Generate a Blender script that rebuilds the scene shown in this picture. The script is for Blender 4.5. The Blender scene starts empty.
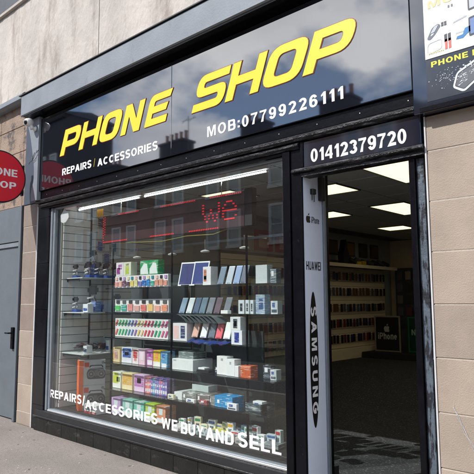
import bpy, math, random
from mathutils import Vector, Matrix
random.seed(7)
S = bpy.context.scene
COL = S.collection
# ------------------------------------------------------------------ camera
F_PX, YAW, PITCH, ROLL = 561.89, -0.744450, 0.113077, -0.005241
fw = Vector((math.sin(YAW)*math.cos(PITCH), math.cos(YAW)*math.cos(PITCH), math.sin(PITCH)))
rt = Vector((math.cos(YAW), -math.sin(YAW), 0)); up = rt.cross(fw)
r2 = rt*math.cos(ROLL) + up*math.sin(ROLL); u2 = -rt*math.sin(ROLL) + up*math.cos(ROLL)
cd = bpy.data.cameras.new("camera"); cam = bpy.data.objects.new("camera", cd); COL.objects.link(cam)
cam.matrix_world = Matrix(((r2.x,u2.x,-fw.x,0),(r2.y,u2.y,-fw.y,-3.6674),(r2.z,u2.z,-fw.z,1.6),(0,0,0,1)))
cd.sensor_width = 36; cd.lens = 36*F_PX/474; cd.clip_start = .05; cd.clip_end = 2000
S.camera = cam
# ------------------------------------------------------------------ light
SUN_EL = math.radians(47)
SUN_H = Vector((-.52, -.854, 0)).normalized()          # horizontal direction towards the sun
W = bpy.data.worlds.new("World"); S.world = W; W.use_nodes = True
nt = W.node_tree; nt.nodes.clear()
N = nt.nodes.new; L = nt.links.new
out = N('ShaderNodeOutputWorld'); bg = N('ShaderNodeBackground'); bg.inputs['Strength'].default_value = .1
sky = N('ShaderNodeTexSky'); sky.sky_type = 'NISHITA'; sky.sun_disc = False
sky.sun_elevation = SUN_EL; sky.sun_rotation = math.atan2(SUN_H.x, SUN_H.y); sky.air_density = .9; sky.dust_density = .25; sky.ozone_density = 2.5
tc = N('ShaderNodeTexCoord'); sep = N('ShaderNodeSeparateXYZ'); L(tc.outputs['Generated'], sep.inputs[0])
zz = N('ShaderNodeMath'); zz.operation = 'MAXIMUM'; L(sep.outputs['Z'], zz.inputs[0]); zz.inputs[1].default_value = 0
za = N('ShaderNodeMath'); za.operation = 'ADD'; L(zz.outputs[0], za.inputs[0]); za.inputs[1].default_value = .35
dx = N('ShaderNodeMath'); dx.operation = 'DIVIDE'; L(sep.outputs['X'], dx.inputs[0]); L(za.outputs[0], dx.inputs[1])
dy = N('ShaderNodeMath'); dy.operation = 'DIVIDE'; L(sep.outputs['Y'], dy.inputs[0]); L(za.outputs[0], dy.inputs[1])
cb = N('ShaderNodeCombineXYZ'); L(dx.outputs[0], cb.inputs[0]); L(dy.outputs[0], cb.inputs[1]); cb.inputs[2].default_value = 6.3
no = N('ShaderNodeTexNoise'); no.inputs['Scale'].default_value = 2.6; no.inputs['Detail'].default_value = 8; no.inputs['Roughness'].default_value = .56
L(cb.outputs[0], no.inputs['Vector'])
cr = N('ShaderNodeValToRGB'); cr.color_ramp.elements[0].position = .44; cr.color_ramp.elements[1].position = .56
L(no.outputs['Fac'], cr.inputs[0])
no2 = N('ShaderNodeTexNoise'); no2.inputs['Scale'].default_value = 1.6; no2.inputs['Detail'].default_value = 5; L(cb.outputs[0], no2.inputs['Vector'])
cc = N('ShaderNodeValToRGB'); cc.color_ramp.elements[0].position = .35; cc.color_ramp.elements[0].color = (.42,.45,.53,1)
cc.color_ramp.elements[1].position = .65; cc.color_ramp.elements[1].color = (.97,.98,1,1); L(no2.outputs['Fac'], cc.inputs[0])
cs = N('ShaderNodeVectorMath'); cs.operation = 'SCALE'; cs.inputs[3].default_value = 16.0; L(cc.outputs[0], cs.inputs[0])
mx = N('ShaderNodeMix'); mx.data_type = 'RGBA'; L(cr.outputs[0], mx.inputs[0]); L(sky.outputs[0], mx.inputs[6]); L(cs.outputs[0], mx.inputs[7])
L(mx.outputs[2], bg.inputs[0]); L(bg.outputs[0], out.inputs[0])
sd = bpy.data.lights.new("sun", 'SUN'); sd.energy = 3.6; sd.angle = math.radians(.53); sd.color = (1, .965, .92)
so = bpy.data.objects.new("sun", sd); COL.objects.link(so)
ld = -(SUN_H*math.cos(SUN_EL) + Vector((0,0,math.sin(SUN_EL)))); so.rotation_euler = ld.to_track_quat('-Z', 'Y').to_euler(); so.location = (-8,-14,18)
vs = S.view_settings; S.display_settings.display_device = 'sRGB'; vs.view_transform = 'Standard'; vs.look = 'None'; vs.gamma = 1; vs.use_curve_mapping = False
vs.exposure = .70
S.cycles.use_denoising = True; S.cycles.max_bounces = 10; S.cycles.transparent_max_bounces = 24; S.cycles.glossy_bounces = 5; S.cycles.diffuse_bounces = 4
# ------------------------------------------------------------------ materials
def srgb(r,g,b): return tuple(((c/255)/12.92 if c/255 <= .04045 else ((c/255+.055)/1.055)**2.4) for c in (r,g,b))
def mat(name, col, rough=.6, var=.12, scale=8, bump=0, bscale=60, metal=0, spec=.5, ior=1.5, dirt=None, stretch=(1,1,1), emit=None, es=1, coat=0, seed=0):
    m = bpy.data.materials.new(name); m.use_nodes = True; t = m.node_tree; b = t.nodes['Principled BSDF']
    b.inputs['Roughness'].default_value = rough; b.inputs['Metallic'].default_value = metal; b.inputs['IOR'].default_value = ior
    b.inputs['Specular IOR Level'].default_value = spec; b.inputs['Coat Weight'].default_value = coat
    g = t.nodes.new('ShaderNodeNewGeometry'); mp = t.nodes.new('ShaderNodeMapping'); mp.inputs['Scale'].default_value = stretch; mp.inputs['Location'].default_value = (seed,seed*.7,seed*1.3)
    t.links.new(g.outputs['Position'], mp.inputs[0])
    n = t.nodes.new('ShaderNodeTexNoise'); n.inputs['Scale'].default_value = scale; n.inputs['Detail'].default_value = 6; n.inputs['Roughness'].default_value = .6
    t.links.new(mp.outputs[0], n.inputs['Vector'])
    r = t.nodes.new('ShaderNodeValToRGB'); r.color_ramp.elements[0].position = .3; r.color_ramp.elements[1].position = .7
    r.color_ramp.elements[0].color = tuple(c*(1-var) for c in col)+(1,); r.color_ramp.elements[1].color = tuple(min(1,c*(1+var)) for c in col)+(1,)
    t.links.new(n.outputs['Fac'], r.inputs[0]); last = r.outputs[0]
    if dirt:                                       # dirt = (colour, noise scale, threshold, width, amount, stretch)
        dc, ds, th, wd, am, st = dirt
        mp2 = t.nodes.new('ShaderNodeMapping'); mp2.inputs['Scale'].default_value = st; t.links.new(g.outputs['Position'], mp2.inputs[0])
        n2 = t.nodes.new('ShaderNodeTexNoise'); n2.inputs['Scale'].default_value = ds; n2.inputs['Detail'].default_value = 8; n2.inputs['Roughness'].default_value = .65
        t.links.new(mp2.outputs[0], n2.inputs['Vector'])
        r2_ = t.nodes.new('ShaderNodeMapRange'); r2_.inputs[1].default_value = th; r2_.inputs[2].default_value = th+wd; r2_.inputs[4].default_value = am
        t.links.new(n2.outputs['Fac'], r2_.inputs[0])
        x = t.nodes.new('ShaderNodeMix'); x.data_type = 'RGBA'; t.links.new(r2_.outputs[0], x.inputs[0]); t.links.new(last, x.inputs[6]); x.inputs[7].default_value = dc+(1,)
        last = x.outputs[2]
    t.links.new(last, b.inputs['Base Color'])
    if bump:
        n3 = t.nodes.new('ShaderNodeTexNoise'); n3.inputs['Scale'].default_value = bscale; n3.inputs['Detail'].default_value = 5; t.links.new(mp.outputs[0], n3.inputs['Vector'])
        bp = t.nodes.new('ShaderNodeBump'); bp.inputs['Strength'].default_value = bump; bp.inputs['Distance'].default_value = .01
        t.links.new(n3.outputs['Fac'], bp.inputs['Height']); t.links.new(bp.outputs[0], b.inputs['Normal'])
    if emit:
        b.inputs['Emission Color'].default_value = emit+(1,); b.inputs['Emission Strength'].default_value = es
    return m
def glass_mat(name, tint, r0, power=5, rough=0.0):
    m = bpy.data.materials.new(name); m.use_nodes = True; t = m.node_tree; t.nodes.clear()
    o = t.nodes.new('ShaderNodeOutputMaterial'); mixn = t.nodes.new('ShaderNodeMixShader'); tr = t.nodes.new('ShaderNodeBsdfTransparent'); gl = t.nodes.new('ShaderNodeBsdfGlossy')
    tr.inputs[0].default_value = tint+(1,); gl.inputs['Roughness'].default_value = rough
    lw = t.nodes.new('ShaderNodeLayerWeight'); lw.inputs[0].default_value = .5
    p = t.nodes.new('ShaderNodeMath'); p.operation = 'POWER'; p.inputs[1].default_value = power; t.links.new(lw.outputs['Facing'], p.inputs[0])
    a = t.nodes.new('ShaderNodeMath'); a.operation = 'MULTIPLY_ADD'; a.inputs[1].default_value = 1-r0; a.inputs[2].default_value = r0; t.links.new(p.outputs[0], a.inputs[0])
    t.links.new(a.outputs[0], mixn.inputs[0]); t.links.new(tr.outputs[0], mixn.inputs[1]); t.links.new(gl.outputs[0], mixn.inputs[2]); t.links.new(mixn.outputs[0], o.inputs[0])
    return m
M = {}
M['concrete'] = mat('cast concrete', (.46,.42,.38), .9, .2, 1.6, .9, 28, dirt=((.20,.16,.135), 2.6, .50, .2, .8, (1.6,1.6,.35)), stretch=(1,1,.55))
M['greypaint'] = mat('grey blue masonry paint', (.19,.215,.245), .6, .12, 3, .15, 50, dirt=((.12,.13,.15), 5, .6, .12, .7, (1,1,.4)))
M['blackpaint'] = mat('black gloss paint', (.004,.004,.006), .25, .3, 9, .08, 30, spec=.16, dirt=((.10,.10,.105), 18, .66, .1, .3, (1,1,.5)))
M['dusty'] = mat('dusty black paint', (.007,.007,.009), .4, .3, 9, .6, 60, spec=.25, dirt=((.16,.16,.175), 26, .52, .16, .55, (.3,1,2.6)))
M['blacktile'] = mat('black glazed tile', (.006,.006,.008), .14, .3, 5, .06, 20, dirt=((.06,.06,.06), 10, .62, .2, .4, (1,1,1)))
M['plinthtile'] = mat('worn black tile', (.011,.011,.011), .36, .3, 5, .3, 40, spec=.35, dirt=((.13,.12,.11), 9, .55, .2, .5, (.6,1,1.5)))
M['fascia'] = mat('black acrylic sheet', (.006,.007,.012), .03, .1, 3, 0, ior=2.6, spec=.5)
M['fascia2'] = mat('dark navy gloss sheet', (.010,.013,.024), .06, .1, 3, 0, ior=2.1, spec=.5)
M['yellow'] = mat('yellow acrylic', (.80,.60,.025), .38, .03, 3, ior=1.5)
M['redline'] = mat('dark red acrylic edge', (.22,.03,.01), .35, .05, 3)
M['white'] = mat('white vinyl', (.80,.80,.80), .4, .03, 20)
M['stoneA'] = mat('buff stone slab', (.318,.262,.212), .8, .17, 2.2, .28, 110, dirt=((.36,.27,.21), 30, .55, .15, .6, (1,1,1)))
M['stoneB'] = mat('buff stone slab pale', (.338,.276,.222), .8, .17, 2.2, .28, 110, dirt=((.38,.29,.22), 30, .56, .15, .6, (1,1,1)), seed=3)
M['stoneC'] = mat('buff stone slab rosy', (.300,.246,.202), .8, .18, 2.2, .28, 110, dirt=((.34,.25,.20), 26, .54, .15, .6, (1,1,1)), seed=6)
M['stoneD'] = mat('dark brown stone slab', (.225,.178,.15), .8, .12, 4, .2, 90, dirt=((.19,.15,.12), 20, .52, .15, .6, (1,1,1)))  # darker brown for the upper slabs of the left pilaster
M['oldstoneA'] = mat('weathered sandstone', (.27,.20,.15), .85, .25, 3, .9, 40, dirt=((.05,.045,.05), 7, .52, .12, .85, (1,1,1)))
M['mortar'] = mat('pale mortar', (.40,.36,.31), .9, .1, 20, .4, 80)
M['alu'] = mat('silver aluminium', (.55,.56,.58), .38, .08, 20, .1, 200, metal=.7)
M['alugrey'] = mat('grey window frame', (.24,.27,.30), .42, .1, 12, .1, 60, metal=.3)
M['whiteedge'] = mat('white corner trim', (.52,.52,.52), .5, .08, 10)
M['bluegrey'] = mat('chipped blue grey paint', (.085,.108,.135), .4, .15, 8, .4, 40, dirt=((.015,.015,.02), 20, .50, .06, .95, (1.6,1,.35)))
M['pavement'] = mat('worn asphalt footway', (.205,.180,.162), .95, .2, 1.1, .8, 120, dirt=((.145,.125,.108), 34, .50, .12, .8, (1,1,1)))
M['pavedirt'] = mat('footway grit', (.45,.42,.38), .9, .2, 30)
M['kerb'] = mat('granite kerb', (.30,.29,.28), .8, .15, 30, .3, 80)
M['road'] = mat('road asphalt', (.06,.06,.062), .9, .2, 2, .6, 150)
M['paint_line'] = mat('yellow road paint', (.60,.42,.06), .8, .15, 10)
M['glass'] = glass_mat('window glass', (.955,.975,.97), .068, 4.2)
M['shelfglass'] = glass_mat('shelf glass', (.94,.97,.96), .05)
M['screen'] = glass_mat('clear plastic', (.8,.82,.82), .10)
M['ceiltile'] = mat('mineral ceiling tile', (.55,.55,.53), .95, .05, 30, .3, 120)
M['tbar'] = mat('ceiling grid bar', (.13,.13,.13), .6, .05, 10)
M['panel_light'] = mat('light panel diffuser', (.8,.78,.65), .6, .02, 3, emit=(1,.89,.58), es=.92)
M['tube'] = mat('fluorescent tube', (.9,.9,.9), .5, 0, 3, emit=(.95,1,1), es=5)
M['led_red'] = mat('red light diode', (.5,.02,.02), .5, 0, 3, emit=(1,.035,.05), es=.33)
M['led_body'] = mat('display board plastic', (.060,.030,.032), .35, .15, 5)
M['slat'] = mat('cream slatboard', (.80,.80,.78), .5, .05, 3)
M['slatwarm'] = mat('maple slatboard', (.80,.68,.50), .5, .08, 3, stretch=(1,.2,4))
M['groove'] = mat('slatboard groove', (.12,.11,.09), .8, .1, 8)
M['wall'] = mat('shop wall paint', (.34,.34,.33), .8, .05, 2)
M['warmwall'] = mat('magnolia wall', (.66,.52,.34), .8, .08, 2)
M['carpet'] = mat('charcoal carpet', (.036,.037,.041), .98, .15, 6, 1.0, 260, dirt=((.30,.30,.31), 48, .56, .12, .8, (1,1,1)))
M['blackmatt'] = mat('matt black board', (.015,.015,.017), .6, .2, 8)
M['darkgrey'] = mat('dark grey plastic', (.06,.065,.07), .5, .15, 8)
M['panelwhite'] = mat('white sign board', (.74,.79,.92), .5, .03, 4)
M['red'] = mat('red light box face', (.66,.010,.028), .35, .04, 3)
M['cream'] = mat('tenement sandstone', (.30,.19,.15), .9, .2, .6, 0, dirt=((.07,.05,.045), .8, .5, .2, .6, (1,1,.4)))
M['darkstone'] = mat('soot dark stone', (.03,.028,.03), .9, .2, .6)
M['slate'] = mat('roof slate', (.06,.065,.08), .7, .2, 3)
M['pot'] = mat('clay chimney pot', (.30,.13,.07), .8, .2, 5)
M['whiteframe'] = mat('white sash paint', (.75,.75,.73), .5, .05, 5)
M['darkpane'] = mat('far window pane', (.24,.27,.30), .08, .1, .4, ior=1.9)
M['camwhite'] = mat('white camera shell', (.70,.70,.68), .35, .05, 10)
M['doorgrey'] = mat('grey roller door paint', (.115,.135,.155), .5, .08, 5, .1, 40)
M['black'] = mat('black plastic', (.01,.01,.01), .3, .2, 8)
M['chrome'] = mat('chrome', (.7,.7,.72), .15, .05, 8, metal=1)
M['cable'] = mat('rubber cable', (.015,.015,.015), .5, .2, 8)
_cm = {}
def cmat(rgb, rough=.42, emit=0):
    k = (rgb, rough)
    if k not in _cm: _cm[k] = mat('printed card %d' % len(_cm) if rough > .3 else 'glossy plastic %d' % len(_cm), srgb(*rgb), rough, .05, 14)
    return _cm[k]
_pm = {}
def pmat(rgb):
    """printed retail card: flat colour with rows of small print and a second tint"""
    if rgb in _pm: return _pm[rgb]
    c = srgb(*rgb); m = mat('printed retail card %d' % len(_pm), c, .38, .06, 14); t = m.node_tree; b = t.nodes['Principled BSDF']
    src = b.inputs['Base Color'].links[0].from_socket; r_ = random.Random(sum(rgb)); g = t.nodes.new('ShaderNodeNewGeometry')
    lum = sum(c)/3; inks = [(tuple(min(1,x*.35) for x in c), (90,90,260), .60, .02), (((.75,.75,.74) if lum < .45 else tuple(x*.72 for x in c)), (9,9,170), .60 if lum < .45 else .63, .02)]
    if lum > .5: inks = [(tuple(x*.45 for x in c), (110,90,300), .66, .02)]
    for col,sc,th,wd in inks:
        mp = t.nodes.new('ShaderNodeMapping'); mp.inputs['Scale'].default_value = sc; mp.inputs['Location'].default_value = (r_.random()*9,)*3; t.links.new(g.outputs['Position'], mp.inputs[0])
        n = t.nodes.new('ShaderNodeTexNoise'); n.inputs['Scale'].default_value = 1; n.inputs['Detail'].default_value = 2; t.links.new(mp.outputs[0], n.inputs['Vector'])
        mr = t.nodes.new('ShaderNodeMapRange'); mr.inputs[1].default_value = th; mr.inputs[2].default_value = th+wd; mr.inputs[4].default_value = .8; t.links.new(n.outputs['Fac'], mr.inputs[0])
        x = t.nodes.new('ShaderNodeMix'); x.data_type = 'RGBA'; t.links.new(mr.outputs[0], x.inputs[0]); t.links.new(src, x.inputs[6]); x.inputs[7].default_value = tuple(col)+(1,); src = x.outputs[2]
    t.links.new(src, b.inputs['Base Color']); _pm[rgb] = m; return m
# ------------------------------------------------------------------ mesh helpers
class MB:
    def __init__(s): s.v = []; s.f = []
    def add(s, vs, fs):
        n = len(s.v); s.v += [tuple(v) for v in vs]; s.f += [tuple(i+n for i in f) for f in fs]; return s
    def box(s, x0,x1,y0,y1,z0,z1, b=0):
        if x0 > x1: x0,x1 = x1,x0
        if y0 > y1: y0,y1 = y1,y0
        if z0 > z1: z0,z1 = z1,z0
        if b <= 0:
            return s.add([(x0,y0,z0),(x1,y0,z0),(x1,y1,z0),(x0,y1,z0),(x0,y0,z1),(x1,y0,z1),(x1,y1,z1),(x0,y1,z1)],
                         [(0,3,2,1),(4,5,6,7),(0,1,5,4),(1,2,6,5),(2,3,7,6),(3,0,4,7)])
        vs = []; C = {}
        for i,x in enumerate((x0,x1)):
            for j,y in enumerate((y0,y1)):
                for k,z in enumerate((z0,z1)):
                    ix, iy, iz = (b if i==0 else -b), (b if j==0 else -b), (b if k==0 else -b)
                    C[i,j,k] = (len(vs), len(vs)+1, len(vs)+2)
                    vs += [(x, y+iy, z+iz), (x+ix, y, z+iz), (x+ix, y+iy, z)]
        fs = []
        for a in range(3):
            o = [q for q in range(3) if q != a]
            for e in (0,1):
                def key(p,q):
                    t = [0,0,0]; t[a] = e; t[o[0]] = p; t[o[1]] = q; return tuple(t)
                ring = [C[key(0,0)][a], C[key(1,0)][a], C[key(1,1)][a], C[key(0,1)][a]]
                fs.append(tuple(ring))
        for a in range(3):          # edges parallel to axis a
            o = [q for q in range(3) if q != a]
            for p in (0,1):
                for q in (0,1):
                    def key(r):
                        t = [0,0,0]; t[a] = r; t[o[0]] = p; t[o[1]] = q; return tuple(t)
                    fs.append((C[key(0)][o[0]], C[key(0)][o[1]], C[key(1)][o[1]], C[key(1)][o[0]]))
        for k in C: fs.append(C[k])
        return s.add(vs, fs)
    def quad(s, a,b,c,d): return s.add([a,b,c,d], [(0,1,2,3)])
    def prism(s, pts, a0, a1, axis='x'):
        n = len(pts)
        def P(u,v,w): return {'x':(w,u,v),'y':(u,w,v),'z':(u,v,w)}[axis]
        vs = [P(u,v,a0) for u,v in pts] + [P(u,v,a1) for u,v in pts]
        return s.add(vs, [tuple(range(n))[::-1], tuple(range(n,2*n))] + [(i,(i+1)%n,n+(i+1)%n,n+i) for i in range(n)])
    def tube(s, pts, r, n=8, closed=False):
        pts = [Vector(p) for p in pts]; base = len(s.v); rings = []
        for i,p in enumerate(pts):
            a = pts[max(i-1,0)]; b = pts[min(i+1,len(pts)-1)]; d = (b-a).normalized()
            u = d.orthogonal().normalized() if i == 0 else (rings[-1][1] - d*rings[-1][1].dot(d)).normalized()
            w = d.cross(u); rr = r[i] if isinstance(r,(list,tuple)) else r
            rings.append((p,u)); s.v += [tuple(p + (u*math.cos(t)+w*math.sin(t))*rr) for t in [2*math.pi*k/n for k in range(n)]]
        for i in range(len(pts)-1):
            for k in range(n):
                s.f.append((base+i*n+k, base+i*n+(k+1)%n, base+(i+1)*n+(k+1)%n, base+(i+1)*n+k))
        s.f.append(tuple(base+k for k in range(n))[::-1]); s.f.append(tuple(base+(len(pts)-1)*n+k for k in range(n)))
        return s
    def tilt(s, start, mtx):
        for i in range(start, len(s.v)): s.v[i] = tuple(mtx @ Vector(s.v[i]))
        return s
def link(name, me, m, parent=None, smooth=False):
    vs = me.vertices
    if len(vs):
        xs = [v.co.x for v in vs]; ys = [v.co.y for v in vs]; zs = [v.co.z for v in vs]
        c = Vector(((min(xs)+max(xs))/2, (min(ys)+max(ys))/2, min(zs)))
    else: c = Vector((0,0,0))
    me.transform(Matrix.Translation(-c))
    if m is not None and not me.materials: me.materials.append(m)
    if smooth:
        for p in me.polygons: p.use_smooth = True
    else:
        for p in me.polygons: p.use_smooth = False
    o = bpy.data.objects.new(name, me); COL.objects.link(o)
    if parent is not None:
        o.parent = parent; c = c - wloc(parent)
    o.location = c
    return o
def wloc(o):
    l = Vector(o.location)
    return l + wloc(o.parent) if o.parent else l
def obj(name, mb, m, parent=None, smooth=False):
    me = bpy.data.meshes.new(name); me.from_pydata(mb.v, [], mb.f); me.validate()
    import bmesh
    bm = bmesh.new(); bm.from_mesh(me); bmesh.ops.recalc_face_normals(bm, faces=bm.faces); bm.to_mesh(me); bm.free()
    return link(name, me, m, parent, smooth)
def B(name, m, parent, x0,x1,y0,y1,z0,z1, b=0): return obj(name, MB().box(x0,x1,y0,y1,z0,z1,b), m, parent)
def tag(o, label=None, cat=None, group=None, kind=None):
    if label: o['label'] = label
    if cat: o['category'] = cat
    if group: o['group'] = group
    if kind: o['kind'] = kind
    return o
def thing(name, loc, label, cat, group=None):
    o = bpy.data.objects.new(name, None); COL.objects.link(o); o.location = loc; o.empty_display_size = .1
    return tag(o, label, cat, group)
def struct(o): o['kind'] = 'structure'; return o
def clone(o, parent, loc):
    c = o.copy(); COL.objects.link(c); c.parent = parent; c.location = loc; return c
def move_copy(root, loc, label=None, group=None):
    r = root.copy(); COL.objects.link(r); r.location = loc
    if label: r['label'] = label
    if group: r['group'] = group
    for ch in list(root.children):
        c = ch.copy(); COL.objects.link(c); c.parent = r
        for g in ch.children:
            d = g.copy(); COL.objects.link(d); d.parent = c
    return r
def curve_mesh(cu):
    o = bpy.data.objects.new('tmp', cu); COL.objects.link(o)
    bpy.context.view_layer.update()
    me = bpy.data.meshes.new_from_object(o.evaluated_get(bpy.context.evaluated_depsgraph_get()))
    bpy.data.objects.remove(o); bpy.data.curves.remove(cu); return me
def place_uv(me, fit, plane, depth_dir, swap=False):
    """fit = (u0,u1,v0,v1); plane = 'y' (faces -y) or 'x' (faces +x); depth_dir = plane coordinate of the back"""
    vs = me.vertices
    xs = [v.co.x for v in vs]; ys = [v.co.y for v in vs]
    x0,x1,y0,y1 = min(xs),max(xs),min(ys),max(ys); u0,u1,v0,v1 = fit
    for v in vs:
        a = (v.co.x-x0)/(x1-x0); b = (v.co.y-y0)/(y1-y0); d = v.co.z
        if swap: u = u0+(u1-u0)*b; w = v1-(v1-v0)*a
        else: u = u0+(u1-u0)*a; w = v0+(v1-v0)*b
        v.co = (u, depth_dir-d, w) if plane == 'y' else (depth_dir+d, u, w)
    return me
def rounded(pts):
    o = []; n = len(pts)
    for i in range(n):
        x,y,r = (tuple(pts[i])+(0,))[:3]
        if r <= 0: o.append((x,y)); continue
        p = Vector((x,y)); a = Vector(pts[i-1][:2])-p; b = Vector(pts[(i+1)%n][:2])-p
        r = min(r, a.length*.5, b.length*.5); A = p+a.normalized()*r; Bq = p+b.normalized()*r
        for k in range(7):
            t = k/6; q = A*(1-t)**2 + p*2*t*(1-t) + Bq*t*t; o.append((q.x,q.y))
    return o
def poly_mesh(loops, offset=0, shear=0):
    cu = bpy.data.curves.new('g', 'CURVE'); cu.dimensions = '2D'; cu.fill_mode = 'BOTH'; cu.extrude = .5; cu.offset = offset
    for lp in loops:
        sp = cu.splines.new('POLY'); sp.points.add(len(lp)-1); sp.use_cyclic_u = True
        for p,(x,y) in zip(sp.points, lp): p.co = (x+shear*y, y, 0, 1)
    return curve_mesh(cu)

# plain grotesque capitals and figures: height 1, each a list of shapes, each shape a list of loops
def ribbon(pts, t, n=0):
    P = [Vector(p) for p in pts]; Lf=[]; Rt=[]
    for i,p in enumerate(P):
        a = P[max(i-1,0)]; b = P[min(i+1,len(P)-1)]; d = (b-a).normalized(); nrm = Vector((-d.y,d.x))
        m = 1.0
        if 0 < i < len(P)-1:
            d1 = (p-a).normalized(); c_ = max(.6, abs(Vector((-d1.y,d1.x)).dot(nrm))); m = 1/c_
        Lf.append(p+nrm*t/2*m); Rt.append(p-nrm*t/2*m)
    return [(q.x,q.y) for q in Lf+Rt[::-1]]
def arc(cx,cy,rx,ry,a0,a1,n=12): return [(cx+rx*math.cos(math.radians(a0+(a1-a0)*k/n)), cy+ry*math.sin(math.radians(a0+(a1-a0)*k/n))) for k in range(n+1)]
def G(c, t):
    h = t*.86; T = t/2; w = .72
    rr = rounded
    if c == 'O' or c == '0' or c == 'D' or c == 'Q':
        w = {'O':.80,'0':.60,'D':.74,'Q':.8}[c]
        if c == 'D': return w, [[rr([(0,0),(0,1),(w,1,.42),(w,0,.42)]), rr([(t,h),(w-t,h,.26),(w-t,1-h,.26),(t,1-h)])]]
        r_ = w*.5
        return w, [[arc(w/2,.5,w/2,.515,0,345,23), arc(w/2,.5,w/2-t,.515-h,0,345,23)]]
    if c == '1': return .40, [[[(.40-t,0),(.40-t,.72),(.06,.64),(.06,.78),(.40-t*.8,1),(.40,1),(.40,0)]]]
    if c == 'I': return t, [[[(0,0),(0,1),(t,1),(t,0)]]]
    if c == 'l': return t, [[[(0,0),(0,1),(t,1),(t,0)]]]
    if c == 'H': return w, [[[(0,0),(0,1),(t,1),(t,.5+T),(w-t,.5+T),(w-t,1),(w,1),(w,0),(w-t,0),(w-t,.5-T),(t,.5-T),(t,0)]]]
    if c == 'E': w=.62; return w, [[[(0,0),(0,1),(w,1),(w,1-h),(t,1-h),(t,.5+h/2),(w*.93,.5+h/2),(w*.93,.5-h/2),(t,.5-h/2),(t,h),(w*1.03,h),(w*1.03,0)]]]
    if c == 'L': w=.58; return w, [[[(0,0),(0,1),(t,1),(t,h),(w,h),(w,0)]]]
    if c == 'N': return w, [[[(0,0),(0,1),(t,1),(w-t*.95,.34),(w-t*.95,1),(w,1),(w,0),(w-t,0),(t*.95,.66),(t*.95,0)]]]
    if c == 'M': w=.88; return w, [[[(0,0),(0,1),(t*1.35,1),(w/2,.33),(w-t*1.35,1),(w,1),(w,0),(w-t*.9,0),(w-t*.9,.78),(w/2+t*.4,0),(w/2-t*.4,0),(t*.9,.78),(t*.9,0)]]]
    if c == 'W': w=1.04; return w, [[[(0,1),(t,1),(w*.27,.30),(w*.43,1),(w*.57,1),(w*.73,.30),(w-t,1),(w,1),(w*.80,0),(w*.66,0),(w*.5,.66),(w*.34,0),(w*.20,0)]]]
    if c == 'V': return w, [[[(0,1),(t,1),(w/2,.28),(w-t,1),(w,1),(w/2+t*.52,0),(w/2-t*.52,0)]]]
    if c == 'A': w=.80; return w, [[[(0,0),(w/2-t*.55,1),(w/2+t*.55,1),(w,0),(w-t,0),(w-t*1.4,.21),(t*1.4,.21),(t,0)],[(t*1.75,.21+h),(w-t*1.75,.21+h),(w/2,.80)]]]
    if c == 'Y': w=.76; return w, [[[(0,1),(t*1.08,1),(w/2,.56),(w-t*1.08,1),(w,1),(w/2+T,.42),(w/2+T,0),(w/2-T,0),(w/2-T,.42)]]]
    if c == 'U': return w, [[ribbon([(T,1),(T,.36)]+arc(w/2,.35,w/2-T,.35-T,180,360,10)+[(w-T,.36),(w-T,1)], t)]]
    if c == 'P': w=.68; return w, [[rr([(0,0),(0,1),(w,1,.28),(w,.38,.28),(t,.38),(t,0)]), rr([(t,.38+h),(w-t,.38+h,.13),(w-t,1-h,.13),(t,1-h)])]]
    if c == 'R': w=.72; return w, [[rr([(0,0),(0,1),(w-.02,1,.26),(w-.02,.42,.26),(w*.62,.40),(w,0),(w-t*1.1,0),(w*.42,.38),(t,.38),(t,0)]), rr([(t,.38+h),(w-t,.38+h,.13),(w-t,1-h,.13),(t,1-h)])]]
    if c == 'B': w=.70; return w, [[rr([(0,0),(0,1),(w-.03,1,.24),(w-.04,.53,.16),(w,.50,.1),(w,0,.26)]), rr([(t,h),(w-t,h,.11),(w-t,.5-h*.45,.11),(t,.5-h*.45)]), rr([(t,.5+h*.5),(w-t-.03,.5+h*.5,.11),(w-t-.03,1-h,.11),(t,1-h)])]]
    if c == 'C': w=.76; return w, [[ribbon(arc(w/2,.5,w/2-T,.51-T,48,312,20), t)]]
    if c == 'G': w=.80; return w, [[ribbon(arc(w/2,.5,w/2-T,.51-T,50,340,22)+[(w-T,.50),(w*.52,.50)], t)]]
    if c == 'S': w=.68; return w, [[ribbon(arc(w/2,.735,w/2-T,.27-T*.4,22,270,13)[:-1]+arc(w/2,.265,w/2-T,.27-T*.4,90,-158,13), t)]]
    if c == '2': w=.60; return w, [[ribbon(arc(w/2,.70,w/2-T,.31-T,170,-28,12)+[(w*.55,.36),(T*1.1,T),(w,T)], t)]]
    if c == '3': w=.60; return w, [[ribbon(arc(w/2-.01,.735,w/2-T-.01,.275-T,165,-80,12), t)],[ribbon(arc(w/2,.285,w/2-T,.295-T,82,-165,12), t)]]
    if c == '4': w=.62; return w, [[[(w*.60,0),(w*.60,.22),(0,.22),(0,.38),(w*.58,1),(w*.60+t,1),(w*.60+t,.38),(w,.38),(w,.22),(w*.60+t,.22),(w*.60+t,0)],[(w*.60,.38),(w*.60,.76),(w*.24,.38)]]]
    if c == '7': w=.58; return w, [[[(0,1),(0,1-h),(w-t,1-h),(w*.42,.55),(w*.18,0),(w*.18+t*1.05,0),(w*.62,.50),(w,1-h*.8),(w,1)]]]
    if c in '69':
        w=.60; o = [[arc(w/2,.32,w/2,.335,0,345,23), arc(w/2,.32,w/2-t,.335-h,0,345,23)], [ribbon([(T,.36)]+arc(w/2,.58,w/2-T,.43-T,180,28,12), t)]]
        if c == '9': o = [[[(w-x,1-y) for x,y in lp] for lp in sh] for sh in o]
        return w, o
    if c == ':': return t, [[[(0,.08),(0,.08+t),(t,.08+t),(t,.08)]],[[(0,.55),(0,.55+t),(t,.55+t),(t,.55)]]]
    if c == '/': return .34, [[[(0,-.02),(.34-t*.8,1.02),(.34,1.02),(t*.8,-.02)]]]
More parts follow.
